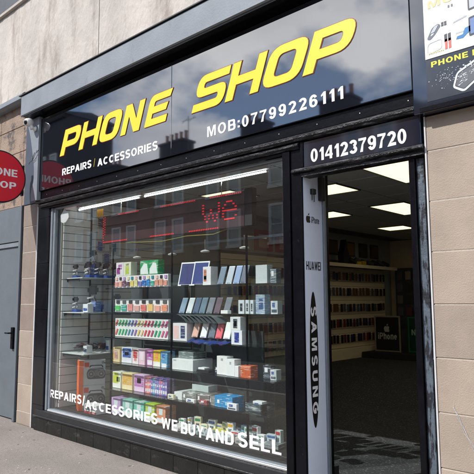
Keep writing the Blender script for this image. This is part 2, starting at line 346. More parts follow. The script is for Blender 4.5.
    if c == 'i': return t, [[[(0,0),(0,.72),(t,.72),(t,0)]],[[(0,.85),(0,1),(t,1),(t,.85)]]]
    if c == 'h': w=.56; return w, [[[(0,0),(0,1),(t,1),(t,0)]],[ribbon([(t,.48)]+arc(w/2+T*.5,.46,w/2-T*1.5+T*.5,.28-T+.05,150,0,8)+[(w-T,0)], t)]]
    if c == 'n': w=.56; return w, [[[(0,0),(0,.72),(t,.72),(t,0)]],[ribbon([(t,.48)]+arc(w/2+T*.5,.46,w/2-T*1.5+T*.5,.28-T+.05,150,0,8)+[(w-T,0)], t)]]
    if c == 'o': w=.58; return w, [[arc(w/2,.36,w/2,.375,0,345,23), arc(w/2,.36,w/2-t,.375-h,0,345,23)]]
    if c == 'e': w=.58; return w, [[ribbon(arc(w/2,.36,w/2-T,.37-T,2,318,18), t)],[[(t*.8,.36-t*.3),(t*.8,.36+t*.3),(w-t*.2,.36+t*.3),(w-t*.2,.36-t*.3)]]]
def text(name, s, m, parent, fit, plane='y', at=0, bold=.0, ext=.002, shear=0, space=1.0, swap=False, res=3, t=.205):
    """one print of plain capitals; each character's outline is cut as its own shape of the same sheet"""
    vs = []; fs = []; x = 0; gap = .13*space
    for ch in s:
        if ch == ' ': x += .34; continue
        w, shapes = G(ch, t)
        for q,sh in enumerate(shapes):   # the strokes of one character are set a hair apart
            me = poly_mesh([list(l) for l in sh]); n0 = len(vs)
            vs += [(x+v.co.x+shear*v.co.y, v.co.y, (v.co.z+.5)*ext+q*.00025) for v in me.vertices]
            fs += [tuple(i+n0 for i in p.vertices) for p in me.polygons]; bpy.data.meshes.remove(me)
        x += w+gap
    me = bpy.data.meshes.new(name); me.from_pydata(vs, [], fs)
    place_uv(me, fit, plane, at, swap)
    return link(name, me, m, parent)
# wide italic display letters: height 1, width w, stroke t
def glyph(c, w, t):
    h = t*.78
    if c == 'P': return [rounded([(0,0),(0,1),(w,1,.34),(w,.30,.34),(t,.30),(t,0)]), rounded([(t,.30+h),(w-t,.30+h,.12),(w-t,1-h,.12),(t,1-h)])]
    if c == 'H': return [rounded([(0,0),(0,1),(t,1),(t,.5+h/2),(w-t,.5+h/2),(w-t,1),(w,1),(w,0),(w-t,0),(w-t,.5-h/2),(t,.5-h/2),(t,0)])]
    if c == 'O': return [rounded([(0,0,.34),(0,1,.34),(w,1,.34),(w,0,.34)]), rounded([(t,h,.14),(w-t,h,.14),(w-t,1-h,.14),(t,1-h,.14)])]
    if c == 'N': return [rounded([(0,0),(0,1),(t*1.15,1),(w-t,.42,.05),(w-t,1),(w,1),(w,0),(w-t*1.05,0),(t,.60,.05),(t,0)])]
    if c == 'E': return [rounded([(0,0,.05),(0,1,.28),(w,1),(w-.04,1-h),(t,1-h,.1),(t,.5+h/2),(w-.08,.5+h/2),(w-.12,.5-h/2),(t,.5-h/2),(t,h),(w,h),(w,0)])]
    if c == 'S': return [rounded([(0,0),(0,h),(w-t,h,.1),(w-t,.5-h/2,.1),(0,.5-h/2,.28),(0,1,.30),(w,1),(w,1-h),(t,1-h,.1),(t,.5+h/2,.1),(w,.5+h/2,.28),(w,0,.30)])]
def big_letter(c, x0, x1, z0, z1, parent, shear=.36):
    H = z1-z0; w = (x1-x0)/H - shear
    g = glyph(c, w, .285)
    for nm, off, m, dep, e in (('letter_edge', .018, M['redline'], -.066, .004), ('letter', 0, M['yellow'], -.0705, .003)):
        me = poly_mesh(g, 0 if c == 'N' else off, shear)
        xs = [v.co.x for v in me.vertices]; o_ = off*H
        for v in me.vertices: v.co.z = (v.co.z+.5)*e
        place_uv(me, (x0-o_, x1+o_, z0-o_, z1+o_), 'y', dep)
        if nm == 'letter': lt = link('letter', me, m, parent)
        else: ed = (me, m)
    link('letter_edge', ed[0], ed[1], lt)
# ================================================================== STRUCTURE
mb = MB().box(-60,40,-3.95,-.034,-.25,0); mb.box(-60,40,-.034,.5,-.25,-.004)
struct(obj('pavement', mb, M['pavement']))
kb = struct(obj('kerb', MB().box(-60,40,-4.10,-3.952,-.25,.004,.012), M['kerb']))
struct(obj('road', MB().box(-90,60,-12.4,-4.102,-.4,-.12), M['road']))
for y in (-4.32,-4.52): struct(obj('road_line', MB().box(-60,40,y-.04,y+.04,-.1205,-.116), M['paint_line']))
struct(obj('kerb', MB().box(-60,40,-12.55,-12.402,-.25,.004,.012), M['kerb']))
struct(obj('opposite_pavement', MB().box(-60,40,-16.2,-12.552,-.25,0), M['pavement']))
struct(obj('ground', MB().box(-600,600,-600,600,-.7,-.42), M['road']))
# grit and litter specks on the footway
mb = MB(); rnd = random.Random(3)
for k in range(420):
    x = rnd.uniform(-9,-1); y = rnd.uniform(-2.6,-.05); s_ = rnd.uniform(.003,.009); a = rnd.uniform(0,3)
    mb.prism([(x+s_*math.cos(a+t)*rnd.uniform(.6,1.3), y+s_*math.sin(a+t)*rnd.uniform(.6,1.3)) for t in (0,1.3,2.6,3.9,5.2)], .0005, rnd.uniform(.002,.005), 'z')
g = obj('grit', mb, M['pavedirt']); tag(g, 'pale grit and litter specks scattered over the footway', 'grit', kind='stuff')

mb = MB(); rnd = random.Random(8)
for k in range(60):
    x = rnd.uniform(-8.5,-1); y = rnd.uniform(-2.8,-.1); s_ = rnd.uniform(.010,.022)
    mb.prism([(x+s_*math.cos(a*.785)*rnd.uniform(.8,1.2), y+s_*math.sin(a*.785)*rnd.uniform(.8,1.2)) for a in range(8)], .0003, .0014, 'z')
g = obj('chewing_gum', mb, mat('trodden gum', (.07,.065,.06), .8, .2, 30)); tag(g, 'dark trodden chewing gum spots on the footway', 'gum', kind='stuff')
# ---- shop building
bld = thing('shop_building', (-4.3,.3,0), 'stone and concrete building front that holds the phone shop', 'building')
# upper concrete band, two casts with a crack joint between them
def rough_wall(x0,x1,y,z0,z1,nx,nz,amp,seed,back=.5):
    r = random.Random(seed); mb = MB(); vs = []; fs = []
    for j in range(nz+1):
        for i in range(nx+1):
            e = 0 if i in (0,nx) or j in (0,nz) else r.uniform(-amp,amp)
            vs.append((x0+(x1-x0)*i/nx, y+e, z0+(z1-z0)*j/nz))
    for j in range(nz):
        for i in range(nx):
            a = j*(nx+1)+i; fs.append((a,a+1,a+nx+2,a+nx+1))
    mb.add(vs, fs); mb.box(x0,x1,y+.012,back,z0,z1); return mb
obj('upper_wall', rough_wall(-7.37,-5.565,-.06,4.42,8.5,36,80,.004,1), M['concrete'], bld, True)
obj('upper_wall', rough_wall(-5.555,2.5,-.06,4.42,8.5,120,60,.004,2), M['concrete'], bld, True)
obj('upper_wall', rough_wall(-16,-7.37,-.06,4.55,5.93,90,24,.004,3), M['concrete'], bld, True)
obj('upper_wall', rough_wall(-16,-9.3,-.06,5.93,8.5,60,24,.004,4), M['concrete'], bld, True)
B('joint_filler', M['dusty'], bld, -5.565,-5.555,-.045,.4,4.42,8.5)
w = obj('window', MB().box(-9.3,-7.37,.16,.2,5.99,8.5), M['blackmatt'], bld)
obj('sill', MB().box(-9.33,-7.34,-.10,.16,5.93,5.99,.01), M['mortar'], w)
obj('frame', MB().box(-9.3,-7.37,.10,.155,6.02,6.10,.008).box(-7.45,-7.37,.10,.155,6.10,8.5,.008), M['darkgrey'], w)
obj('pane', MB().box(-9.3,-7.45,.12,.13,6.10,8.5), M['darkgrey'], w)
# grey cornice, with its soffit
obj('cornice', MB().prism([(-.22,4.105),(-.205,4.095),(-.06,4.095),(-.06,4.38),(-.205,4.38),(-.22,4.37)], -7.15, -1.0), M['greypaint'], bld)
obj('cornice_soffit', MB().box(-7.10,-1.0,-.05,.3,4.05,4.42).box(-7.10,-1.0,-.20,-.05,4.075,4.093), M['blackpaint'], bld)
B('cornice_flashing', M['blackmatt'], bld, -7.2,-1.0,-.235,-.058,4.382,4.394)
# console bracket and pilaster cladding on the left
obj('shaded_board', MB().box(-7.402,-6.99,-.004,.3,2.93,4.06,.004), mat('dark blue grey shade', (.042,.055,.085), .6, .12, 5), bld)  # dark colour stands in for the shadow on the left of the bracket
obj('console_bracket', MB().prism(rounded([(-7.20,4.06),(-6.862,4.06),(-6.862,2.93),(-7.02,2.93),(-7.03,3.06,.06),(-6.955,3.20,.08),(-6.965,3.42,.1),(-7.10,3.86,.1)]), -.10, -.005, 'y'), M['greypaint'], bld)  # tapered outline follows the sunlit part of the bracket
obj('console_bracket', MB().box(-6.988,-6.863,-.004,.3,2.93,4.06), M['greypaint'], bld)
B('corner_trim', M['whiteedge'], bld, -7.008,-6.985,-.006,.3,0,2.925)
zs = [0,.17,.52,.87,1.22,1.57,1.92,2.27,2.62,2.925]
sm = [M['stoneA'],M['stoneB'],M['stoneC']]
rnd = random.Random(5)
for i in range(len(zs)-1):
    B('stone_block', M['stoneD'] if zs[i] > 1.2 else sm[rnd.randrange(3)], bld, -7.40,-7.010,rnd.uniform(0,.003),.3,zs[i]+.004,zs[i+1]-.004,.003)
obj('mortar_bed', MB().box(-7.398,-7.011,.0045,.28,0,2.92), M['mortar'], bld)
# right hand pilaster
B('corner_trim', M['whiteedge'], bld, -1.610,-1.599,-.004,.3,0,2.862)
zr = [0,.17,.52,.87,1.22,1.57,1.92,2.265,2.615,2.862]
for i in range(len(zr)-1):
    for x0,x1 in ((-1.597,-.935),(-.927,-.275),(-.267,.40),(.408,1.06)):
        B('stone_block', sm[rnd.randrange(3)], bld, x0,x1,rnd.uniform(0,.003),.3,zr[i]+.003,zr[i+1]-.003,.003)
obj('mortar_bed', MB().box(-1.59,1.06,.0045,.28,0,2.86), M['mortar'], bld)
# white chalky scratch on the lower right slab
mb = MB(); p = Vector((-1.47,-.004,.93)); r = random.Random(2)
for st in range(3):
    pts = []
    for k in range(14):
        pts.append((-1.50+.016*k+r.uniform(-.008,.008)+st*.006, -.0045, .93-.033*k+r.uniform(-.006,.006)-st*.02))
    mb.tube(pts, [r.uniform(.0005,.0018) for _ in pts], 5)
obj('scratch', mb, M['whiteedge'], bld)
# black tiled pilaster left of the window
for i,(a,b) in enumerate(((0,.30),(.303,.90),(.903,1.5),(1.503,2.1),(2.103,2.7),(2.703,3.04))):
    B('pilaster_tile', M['blacktile'], bld, -6.983,-6.705,-.002,.3,a,b,.002)
# post between window and door
obj('door_post', MB().box(-2.835,-2.762,-.03,.10,.02,2.83,.004).box(-2.76,-2.655,-.012,.10,.02,2.83,.004), M['blackpaint'], bld)
# stall riser: tiles, steps and silver sill
x = -6.86
while x < -2.66:
    x2 = min(x+.335, -2.66)
    B('riser_tile', M['plinthtile'], bld, x,x2-.003,-.034,.04,0,.158,.003); x = x2
obj('riser_core', MB().box(-6.86,-2.66,-.028,.45,.002,.245), M['blackmatt'], bld)
obj('riser_step', MB().box(-6.88,-2.66,-.046,.04,.160,.185,.006), M['plinthtile'], bld)
obj('riser_step', MB().box(-6.80,-2.66,-.022,.04,.187,.222,.006), M['plinthtile'], bld)
obj('riser_step', MB().box(-6.74,-2.84,-.004,.04,.224,.249,.005), M['plinthtile'], bld)
# shutter box / header bands above window and door
obj('header_board', MB().box(-6.98,-1.60,-.045,.3,2.945,3.045,.004), M['blackpaint'], bld)
obj('header_ledge', MB().prism([(-.058,2.902),(-.064,2.910),(-.064,2.926),(-.05,2.942),(.1,2.942),(.1,2.890),(-.05,2.890)], -6.96, -1.60), M['dusty'], bld)
obj('header_rail', MB().prism([(-.035,2.842),(-.05,2.855),(-.05,2.87),(-.03,2.883),(.1,2.883),(.1,2.835),(-.03,2.835)], -6.92, -2.66), M['dusty'], bld)
obj('header_rail', MB().box(-6.90,-2.84,-.015,.1,2.815,2.834,.003), M['blackpaint'], bld)
for k in range(14):
    x = -6.7+k*.385
    obj('screw', MB().prism([(x+.004*math.cos(t),2.99+.004*math.sin(t)) for t in [i*math.pi/4 for i in range(8)]], -.048,-.044,'y'), M['alu'], bld)
B('inner_wall', M['wall'], bld, -6.98,1.2,.32,.45,3.05,4.4)
B('inner_wall', M['wall'], bld, -6.98,1.2,.305,.318,2.90,4.4)
# shop window: silver frame and pane
w = obj('window', MB().box(-6.70,-6.655,.02,.09,.25,2.812,.003).box(-6.653,-6.612,.035,.085,.25,2.812,.003).box(-6.610,-2.84,.02,.085,.251,.278,.004).box(-6.610,-2.84,.03,.085,2.79,2.812,.003).box(-2.87,-2.842,.03,.085,.28,2.788,.003), M['alugrey'], bld)
obj('sill', MB().box(-6.60,-2.84,-.002,.019,.252,.272,.004), M['alu'], w)
obj('pane', MB().box(-6.610,-2.872,.048,.056,.279,2.789), M['glass'], w)
# door: threshold, transom board ledge, right-hand jamb and leaf edge
tr_ = obj('door_transom', MB().prism([(-.030,2.636),(-.036,2.644),(-.036,2.656),(-.026,2.668),(.1,2.668),(.1,2.600),(-.008,2.600),(-.008,2.630)], -2.74, -1.615), M['dusty'], bld)
dl = obj('door_frame', MB().box(-1.745,-1.702,.02,.075,.13,2.59,.004), M['blackpaint'], bld)
obj('stile', MB().box(-1.700,-1.642,.045,.085,.13,2.59,.003), M['bluegrey'], dl)
obj('stile', MB().box(-1.622,-1.614,.03,.085,.13,2.59,.003), M['blackmatt'], dl)
obj('pane', MB().box(-1.642,-1.622,.06,.068,.2,2.59), M['glass'], dl)
obj('rail', MB().box(-1.642,-1.622,.05,.085,.13,.2,.002), M['bluegrey'], dl)
obj('rail', MB().box(-1.642,-1.622,.05,.085,1.20,1.28,.002), M['bluegrey'], dl)
obj('door_step', MB().box(-2.655,-1.614,-.02,.5,.002,.119,.006), M['carpet'], bld)
# ---- interior
fl = MB().prism([(.46,-.1),(.46,.12),(3.6,.12),(5.4,.38),(9.0,.38),(9.0,-.1)], -6.6, 1.2)
struct(obj('shop_floor', fl, M['carpet']))
struct(obj('interior_wall', MB().box(-6.9,-6.56,.101,9.2,-.1,3.2), M['wall']))
struct(obj('interior_wall', MB().box(1.2,1.4,.3,9.2,-.1,4.4), M['wall']))
struct(obj('interior_wall', MB().box(-6.9,1.4,9.0,9.2,-.1,3.2), M['warmwall']))
struct(obj('interior_wall', MB().box(-1.60,1.2,.31,.45,-.1,2.9), M['wall']))
ceil = struct(obj('ceiling', MB().box(-6.9,1.4,.10,9.2,3.032,3.2), M['tbar']))
lights = {(-5.45,1.47,1),(-4.25,2.07,1),(-3.05,1.47,2),(-4.25,3.87,2),(-5.45,3.87,1),(-5.45,6.27,1),(-3.05,3.87,2),(-1.85,2.67,2),(-4.25,7.47,1),(-1.85,5.67,2),(-.65,1.47,2),(-.65,3.87,2),(-.65,6.27,2),(.55,2.67,2),(.55,5.07,2)}  # two rightmost columns are added out of view to brighten the shop
busy = {(round(x,2), round(y+.6*k,2)) for x,y,n in lights for k in range(n)}
tile_me = None
for i in range(-2,12):
    for j in range(-3,13):
        x = round(-5.45+.6*i,2); y = round(1.47+.6*j,2)
        if x < -6.56 or y < .2 and y+.6 < .3 or x > 1.0 or y > 8.6: continue
        y0 = max(y, .32) if y < .32 else y
        if (x,y) in busy: continue
        if y0 != y:
            B('ceiling_tile', M['ceiltile'], ceil, x+.012,x+.588,y0+.012,y+.588,3.012,3.030); continue
        if tile_me is None:
            t0 = B('ceiling_tile', M['ceiltile'], ceil, x+.012,x+.588,y+.012,y+.588,3.012,3.030,.003); tile_me = t0
            base = (x,y,Vector(t0.location))
        else: clone(tile_me, ceil, base[2]+Vector((x-base[0], y-base[1], rnd.uniform(0,.002))))
pos = {(-5.45,1.47):'seen through the top of the window beside the display board',(-4.25,2.07):'nearest the tall brand panel at the left of the doorway',(-3.05,1.47):'nearest the street, cut by the top right of the doorway',
 (-4.25,3.87):'long one in the middle of the view through the doorway',(-5.45,3.87):'second one down beside the tall brand panel',(-5.45,6.27):'farthest and lowest in the doorway',(-3.05,3.87):'long one partly hidden behind the door frame',
 (-1.85,2.67):'long one over the right of the shop',(-4.25,7.47):'near the back wall',(-1.85,5.67):'long one at the right rear of the shop',(-.65,1.47):'added unseen for brightness, front right near the street wall',(-.65,3.87):'added unseen for brightness, middle right of the shop',(-.65,6.27):'added unseen for brightness, rear right of the shop',(.55,2.67):'added unseen for brightness, farthest right, nearer the street',(.55,5.07):'added unseen for brightness, farthest right, nearer the back'}
for x,y,n in sorted(lights):
    t = thing('ceiling_light', (x+.3,y+.3*n,3.0), 'lit cream ceiling light panel, '+pos[(x,y)], 'ceiling light', 'ceiling light panels')
    mb = MB(); a,b,c,d = x+.005,x+.595,y+.005,y+.6*n-.005
    mb.box(a,b,c,c+.018,3.004,3.03).box(a,b,d-.018,d,3.004,3.03).box(a,a+.018,c+.018,d-.018,3.004,3.03).box(b-.018,b,c+.018,d-.018,3.004,3.03)
    obj('frame', mb, M['tbar'], t); obj('diffuser', MB().box(a+.018,b-.018,c+.018,d-.018,3.010,3.028), M['panel_light'], t)
# slatboards on the left wall
def slatboard(y0,y1,z0,z1,m,label,seam=None):
    t = thing('slatboard', (-6.53,(y0+y1)/2,z0), label, 'slatboard', 'slatboards on the left wall')
    B('backing', M['groove'], t, -6.555,-6.522,y0,y1,z0,z1)
    first = None; z = z0
    while z < z1-.05:
        if first is None: first = B('slat', m, t, -6.521,-6.505,y0+.003,y1-.003,z+.003,z+.096,.002)
        else: clone(first, t, Vector(first.location)+Vector((0,0,z-z0)))
        z += .1
    return t
slatboard(.10,.50,.28,2.95,M['slat'],'cream slatboard panel just inside the window, nearest the glass')
slatboard(.53,1.75,.13,2.95,M['slat'],'cream slatboard panel next to the one nearest the glass')
slatboard(5.6,8.55,.60,2.45,M['slatwarm'],'maple slatboard at the back full of phone cases, seen through the doorway')
obj_ = obj('plinth', MB().box(-6.555,-6.36,5.6,8.55,.38,.595,.006), M['slatwarm']); tag(obj_, 'pale wooden plinth along the foot of the case wall', 'plinth')
# ================================================================== FASCIA SIGN
fs = thing('fascia_sign', (-4.3,-.05,3.05), 'long glossy black shop sign with big yellow PHONE SHOP lettering', 'shop sign')
obj('panel', MB().box(-6.855,-4.212,-.066,0,3.052,4.03,.003), M['fascia'], fs)
obj('panel', MB().box(-4.208,-1.655,-.066,0,3.052,4.03,.003), M['fascia'], fs)
obj('trim', MB().box(-6.86,-1.652,-.07,.02,3.046,3.051).box(-6.862,-6.857,-.07,.02,3.052,4.03), M['blackpaint'], fs)
B('back_box', M['blackmatt'], fs, -6.855,-1.655,.003,.3,3.052,4.045)
for c,a,b in zip('PHONE', (-6.355,-5.922,-5.475,-5.070,-4.640), (-5.875,-5.418,-5.040,-4.622,-4.18)): big_letter(c,a,b,3.425,3.745,fs)
for c,a,b in zip('SHOP', (-3.903,-3.457,-2.995,-2.579), (-3.37,-2.937,-2.515,-2.078)): big_letter(c,a,b,3.41,3.745,fs)
text('lettering', 'REPAIRS', M['white'], fs, (-6.291,-5.640,3.165,3.262), at=-.0665, bold=.022, space=1.02)
text('lettering', '/', M['yellow'], fs, (-5.590,-5.565,3.165,3.262), at=-.0665, t=.07)
text('lettering', 'ACCESSORIES', M['white'], fs, (-5.510,-4.420,3.150,3.248), at=-.0665, bold=.022, space=1.02)
text('lettering', 'MOB:07799226111', M['white'], fs, (-3.69,-2.205,3.128,3.232), at=-.0665, t=.19, space=1.6)
# phone number board over the door
nb = thing('number_sign', (-2.13,-.02,2.69), 'black board over the doorway with white phone number 01412379720', 'sign')
B('board', M['fascia2'], nb, -2.648,-1.625,-.022,.1,2.670,2.880,.003)
B('edge_strip', M['blackpaint'], nb, -2.648,-2.62,-.03,-.0225,2.670,2.880)
text('lettering', '01412379720', M['white'], nb, (-2.548,-1.730,2.697,2.806), at=-.0225, t=.2, space=.85)
# neighbouring fascia on the right
ns = thing('neighbour_sign', (-.6,-.05,2.865), 'dark navy neighbouring sign board with white phone repair poster', 'shop sign')
obj('panel', MB().box(-1.648,1.1,-.070,.3,2.867,4.05,.004), M['fascia2'], ns)
obj('lower_edge', MB().box(-1.60,1.1,-.082,-.071,2.867,2.905,.003), M['blackpaint'], ns)
po = obj('poster', MB().box(-1.545,-1.05,-.0765,-.0712,3.232,4.0), M['white'], ns)
text('lettering', 'MOBILE', mat('pale gold print', (.62,.50,.25), .5, .1, 20), po, (-1.513,-1.07,3.585,3.64), at=-.0768, bold=.03, ext=.0012)
text('lettering', 'PHONE R', mat('bright yellow print', (.85,.78,.03), .5, .05, 20), po, (-1.508,-1.19,3.168,3.207), at=-.0715, bold=.03, ext=.0012, space=1.35)
# printed pictures: clip, cable, tools, frame outline, tablet corner, blue holder
def pr(name, loops, m, x, z, s, at=-.0768, shear=0):
    me = poly_mesh(loops, 0, shear)
    for v in me.vertices: v.co = (x+v.co.x*s, at-(v.co.z+.5)*.0012, z+v.co.y*s)
    link(name, me, m, po)
gr = cmat((88,96,108)); lt_ = cmat((170,176,184)); bl = cmat((28,112,170)); dk = cmat((50,56,66)); rd = cmat((196,96,84)); yl = cmat((226,216,130))
pr('picture', [rounded([(0,0,.2),(.5,.95,.2),(1.1,1.2,.2),(1.35,.95,.2),(.8,.25,.2),(.3,-.15,.2)]), rounded([(.3,.2,.1),(.6,.75,.1),(.9,.8,.1),(.6,.3,.1)])], gr, -1.528, 3.37, .075)
pr('picture', [rounded([(.35,.45,.1),(.75,1.0,.1),(1.15,1.1,.1),(.75,.5,.1)])], lt_, -1.528, 3.37, .075, -.0782)
for k,(a,b) in enumerate(((.0,.0),(.5,0),(0,.4),(.5,.4))): pr('picture', [rounded([(a,b),(a,b+.32),(a+.4,b+.34),(a+.4,b+.02)])], dk, -1.425, 3.43, .04)
pr('picture', [rounded([(0,0,.2),(.05,1,.3),(1.4,1.15,.3),(1.35,.2,.3)]), rounded([(.04,.04,.2),(.09,.95,.3),(1.36,1.1,.3),(1.31,.22,.3)])], lt_, -1.528, 3.262, .075)
for k in range(9): pr('picture', [[(0,0),(0,1),(1,1),(1,0)]], yl, -1.52+.012*k, 3.26+.002*(k%2), .007, -.0784)
for dx_ in (0,.025):
    pr('picture', [[(0,0),(0,.5),(.12,.52),(.12,.02)]], rd, -1.405+dx_, 3.262, .14); pr('picture', [[(-.03,.5),(-.03,1),(.15,1.03),(.15,.52)]], dk, -1.405+dx_, 3.262, .105)
pr('picture', [rounded([(0,.1),(.1,.35),(.6,.4),(.8,.9),(1.4,1.0),(1.5,.55),(1.0,.35),(.6,.05)])], bl, -1.33, 3.30, .075)
pr('picture', [rounded([(0,0,.1),(0,1,.1),(1,1.1,.1),(1,.1,.1)]), rounded([(.08,.08),(.92,.18),(.92,1.02),(.08,.92)])], dk, -1.245, 3.30, .13)
pr('picture', [[(.08,.1),(.92,.2),(.92,1.0),(.08,.9)]], cmat((90,118,170)), -1.245, 3.30, .13, -.0775)
pr('picture', [rounded([(0,0,.1),(0,1,.1),(1,1.1,.1),(1,.1,.1)]), rounded([(.08,.08),(.92,.18),(.92,1.02),(.08,.92)])], dk, -1.245, 3.475, .13)
pr('picture', [[(.08,.1),(.92,.2),(.92,1.0),(.08,.9)]], lt_, -1.245, 3.475, .13, -.0775)
for k in range(10): pr('picture', [[(0,0),(0,1),(.7,1),(.7,0)]], lt_, -1.345+.009*k, 3.425+.0018*k, .011)
for k in range(2): pr('picture', [[(0,0),(0,1),(.6,1),(.6,0)]], gr, -1.375+.022*k, 3.545, .018)
for k in range(6): pr('picture', [[(0,0),(0,1),(.7,1),(.7,0)]], lt_, -1.33+.009*k, 3.345, .009)
# cracked phone print with splash of fragments, on the board under the poster
bt = obj('poster_foot', MB().box(-1.545,-1.05,-.0725,-.0706,2.935,3.230), mat('slate grey print', (.045,.05,.06), .15, .15, 12, ior=1.6), ns)
wm = cmat((205,210,214)); me = poly_mesh([rounded([(0,.2,.15),(.25,1,.2),(2.2,1.9,.2),(2.6,1.2,.2),(.6,-.2,.2)]), rounded([(.12,.25,.1),(.62,-.05,.1),(2.45,1.2,.15),(2.15,1.75,.15),(.33,.92,.1)])])
for v in me.vertices: v.co = (-1.37+v.co.x*.12, -.0727-(v.co.z+.5)*.001, 2.965+v.co.y*.12)
link('picture', me, wm, bt)
me = poly_mesh([rounded([(.16,.27,.1),(.62,-.01,.1),(2.42,1.2,.15),(2.13,1.70,.15),(.36,.88,.1)])])
for v in me.vertices: v.co = (-1.37+v.co.x*.12, -.0726-(v.co.z+.5)*.0006, 2.965+v.co.y*.12)
link('picture', me, cmat((84,88,94)), bt)
r = random.Random(21); mb = MB()
for k in range(46):
    u = r.uniform(.35,2.1); x = -1.37+u*.12; z = 2.965+.12*(.12+u*.52+r.uniform(-.1,.45)); a = r.uniform(0,6); s_ = r.uniform(.004,.014)
    mb.prism([(x+s_*math.cos(a+t), z+s_*.35*math.sin(a+t)+s_*.5*math.cos(a+t)) for t in (0,1.9,4.4)], -.0742,-.0733,'y')
o = obj('shards', mb, cmat((214,218,222)), bt); o['kind'] = 'stuff'
r = random.Random(11); mb = MB()
for k in range(150):
    if k < 70: x = -1.37+r.random()*.28+.0; z = 2.99+ (x+1.37)*.62 + r.uniform(-.01,.085)
    else: x = -1.40+r.gauss(0,.045); z = 3.075+r.gauss(0,.035)
    if not (-1.53 < x < -1.07 and 2.95 < z < 3.15): continue
    s_ = r.uniform(.001,.008)*(1 if k < 70 else .7); a = r.uniform(0,6)
    mb.prism([(x+s_*math.cos(a+t), z+s_*math.sin(a+t)*r.uniform(.5,1)) for t in (0,2.1,4.2)], -.0742,-.0728,'y')
o = obj('fragments', mb, wm, bt); o['kind'] = 'stuff'
# ================================================================== ROUND PROJECTING SIGN
rs = thing('round_sign', (-7.25,-.44,2.88), 'round red double sided projecting sign reading PHONE SHOP', 'shop sign')
cy,cz,R = -.44,3.245,.35
circ = lambda rad, n=56: [(cy+rad*math.cos(2*math.pi*k/n), cz+rad*math.sin(2*math.pi*k/n)) for k in range(n)]
rim = MB().prism(circ(R), -7.30,-7.20); obj('rim', rim, M['black'], rs)
obj('face', MB().prism(circ(R-.018), -7.1995,-7.196), M['red'], rs); obj('face', MB().prism(circ(R-.018), -7.304,-7.3005), M['red'], rs)
for at_, flip in ((-7.196,False),(-7.304,True)):
    for s_,f in (('PHONE',(-.725,-.212,3.262,3.362)),('SHOP',(-.665,-.225,3.092,3.192))):
        if not flip: text('lettering', s_, M['white'], rs, f, plane='x', at=at_, bold=.035, ext=.002)
        else:
            o = text('lettering', s_, M['white'], rs, (f[1],f[0],f[2],f[3]), plane='x', at=at_-.002, bold=.035, ext=.002)
obj('bracket', MB().box(-7.275,-7.225,-.125,-.101,3.03,3.45,.003), M['black'], rs)
obj('arm', MB().tube([(-7.25,-.12,3.42),(-7.25,-.22,3.42)],.012,8).tube([(-7.25,-.12,3.07),(-7.25,-.22,3.07)],.012,8), M['black'], rs)
# ================================================================== SECURITY CAMERA
sc = thing('security_camera', (-6.98,-.12,3.86), 'small white dome camera under the left end of the grey cornice', 'security camera')
def lathe(prof, o, d, n=24):
    d = Vector(d).normalized(); u = d.orthogonal().normalized(); w_ = d.cross(u); o = Vector(o); mb = MB(); vs = []; fs_ = []
    for a,r_ in prof:
        for k in range(n):
            t = 2*math.pi*k/n; vs.append(o + d*a + (u*math.cos(t)+w_*math.sin(t))*r_)
    for i in range(len(prof)-1):
        for k in range(n): fs_.append((i*n+k, i*n+(k+1)%n, (i+1)*n+(k+1)%n, (i+1)*n+k))
    fs_.append(tuple(range(n))); fs_.append(tuple((len(prof)-1)*n+k for k in range(n)))
    return mb.add(vs, fs_)
axd = (.22,-.93,-.22); co = Vector((-6.985,-.185,3.985))
obj('shell', lathe([(-.06,.012),(-.055,.035),(-.035,.052),(0,.058),(.03,.054),(.05,.042),(.055,.034)], co, axd), M['camwhite'], sc, True)
obj('lens', lathe([(.054,.033),(.058,.030),(.062,.018),(.063,.003)], co, axd), M['black'], sc, True)
obj('collar', lathe([(0,.022),(.03,.026),(.05,.03),(.062,.022)], co+Vector((.02,.02,-.035)), (.15,.35,-1)), M['camwhite'], sc, True)
obj('mount', lathe([(0,.036),(.012,.036),(.02,.026),(.04,.018)], Vector((-6.955,-.101,3.905)), (0,-1,.1)), M['camwhite'], sc, True)
cbz = obj('cable', MB().tube([(-7.02,-.104,3.53),(-6.98,-.115,3.49),(-6.94,-.125,3.53),(-6.90,-.13,3.57),(-6.87,-.12,3.56),(-6.85,-.105,3.60)],.004,6).tube([(-7.10,-.104,3.45),(-7.05,-.112,3.47),(-6.99,-.12,3.47),(-6.93,-.125,3.50),(-6.88,-.11,3.60)],.003,6), M['cable'])
tag(cbz, 'thin loose black cable looped across the grey bracket', 'cable')
# ================================================================== NEIGHBOUR ON THE LEFT
nbd = thing('neighbour_building', (-10,.3,0), 'neighbouring building at the left edge with grey shutter door and weathered stone', 'building')
zz_ = [2.43,2.9,3.30,3.70,4.08,4.40]
for i in range(1,5):
    for x0,x1 in ((-7.55,-7.29),(-8.3,-7.555),(-9.1,-8.305),(-9.9,-9.105)):
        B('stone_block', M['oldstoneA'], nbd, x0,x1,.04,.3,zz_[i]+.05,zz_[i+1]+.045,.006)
obj('ledge', MB().prism([(-.07,4.46),(-.08,4.47),(-.08,4.535),(-.03,4.545),(.3,4.545),(.3,4.44),(-.03,4.44)], -16, -7.42), M['greypaint'], nbd)
B('transom_panel', M['doorgrey'], nbd, -9.0,-7.53,.03,.3,2.45,2.945,.004)
B('door_jamb', M['doorgrey'], nbd, -7.53,-7.47,0,.3,0,2.945,.004)
B('jamb_seal', M['blackpaint'], nbd, -7.47,-7.402,.03,.3,0,2.92)
dr = obj('door', MB().box(-8.75,-7.60,.06,.1,.01,2.44,.004), M['doorgrey'], nbd)
obj('frame', MB().box(-7.598,-7.532,.035,.1,.01,2.44,.003).box(-8.75,-7.60,.04,.058,2.38,2.44,.003), M['alugrey'], dr)
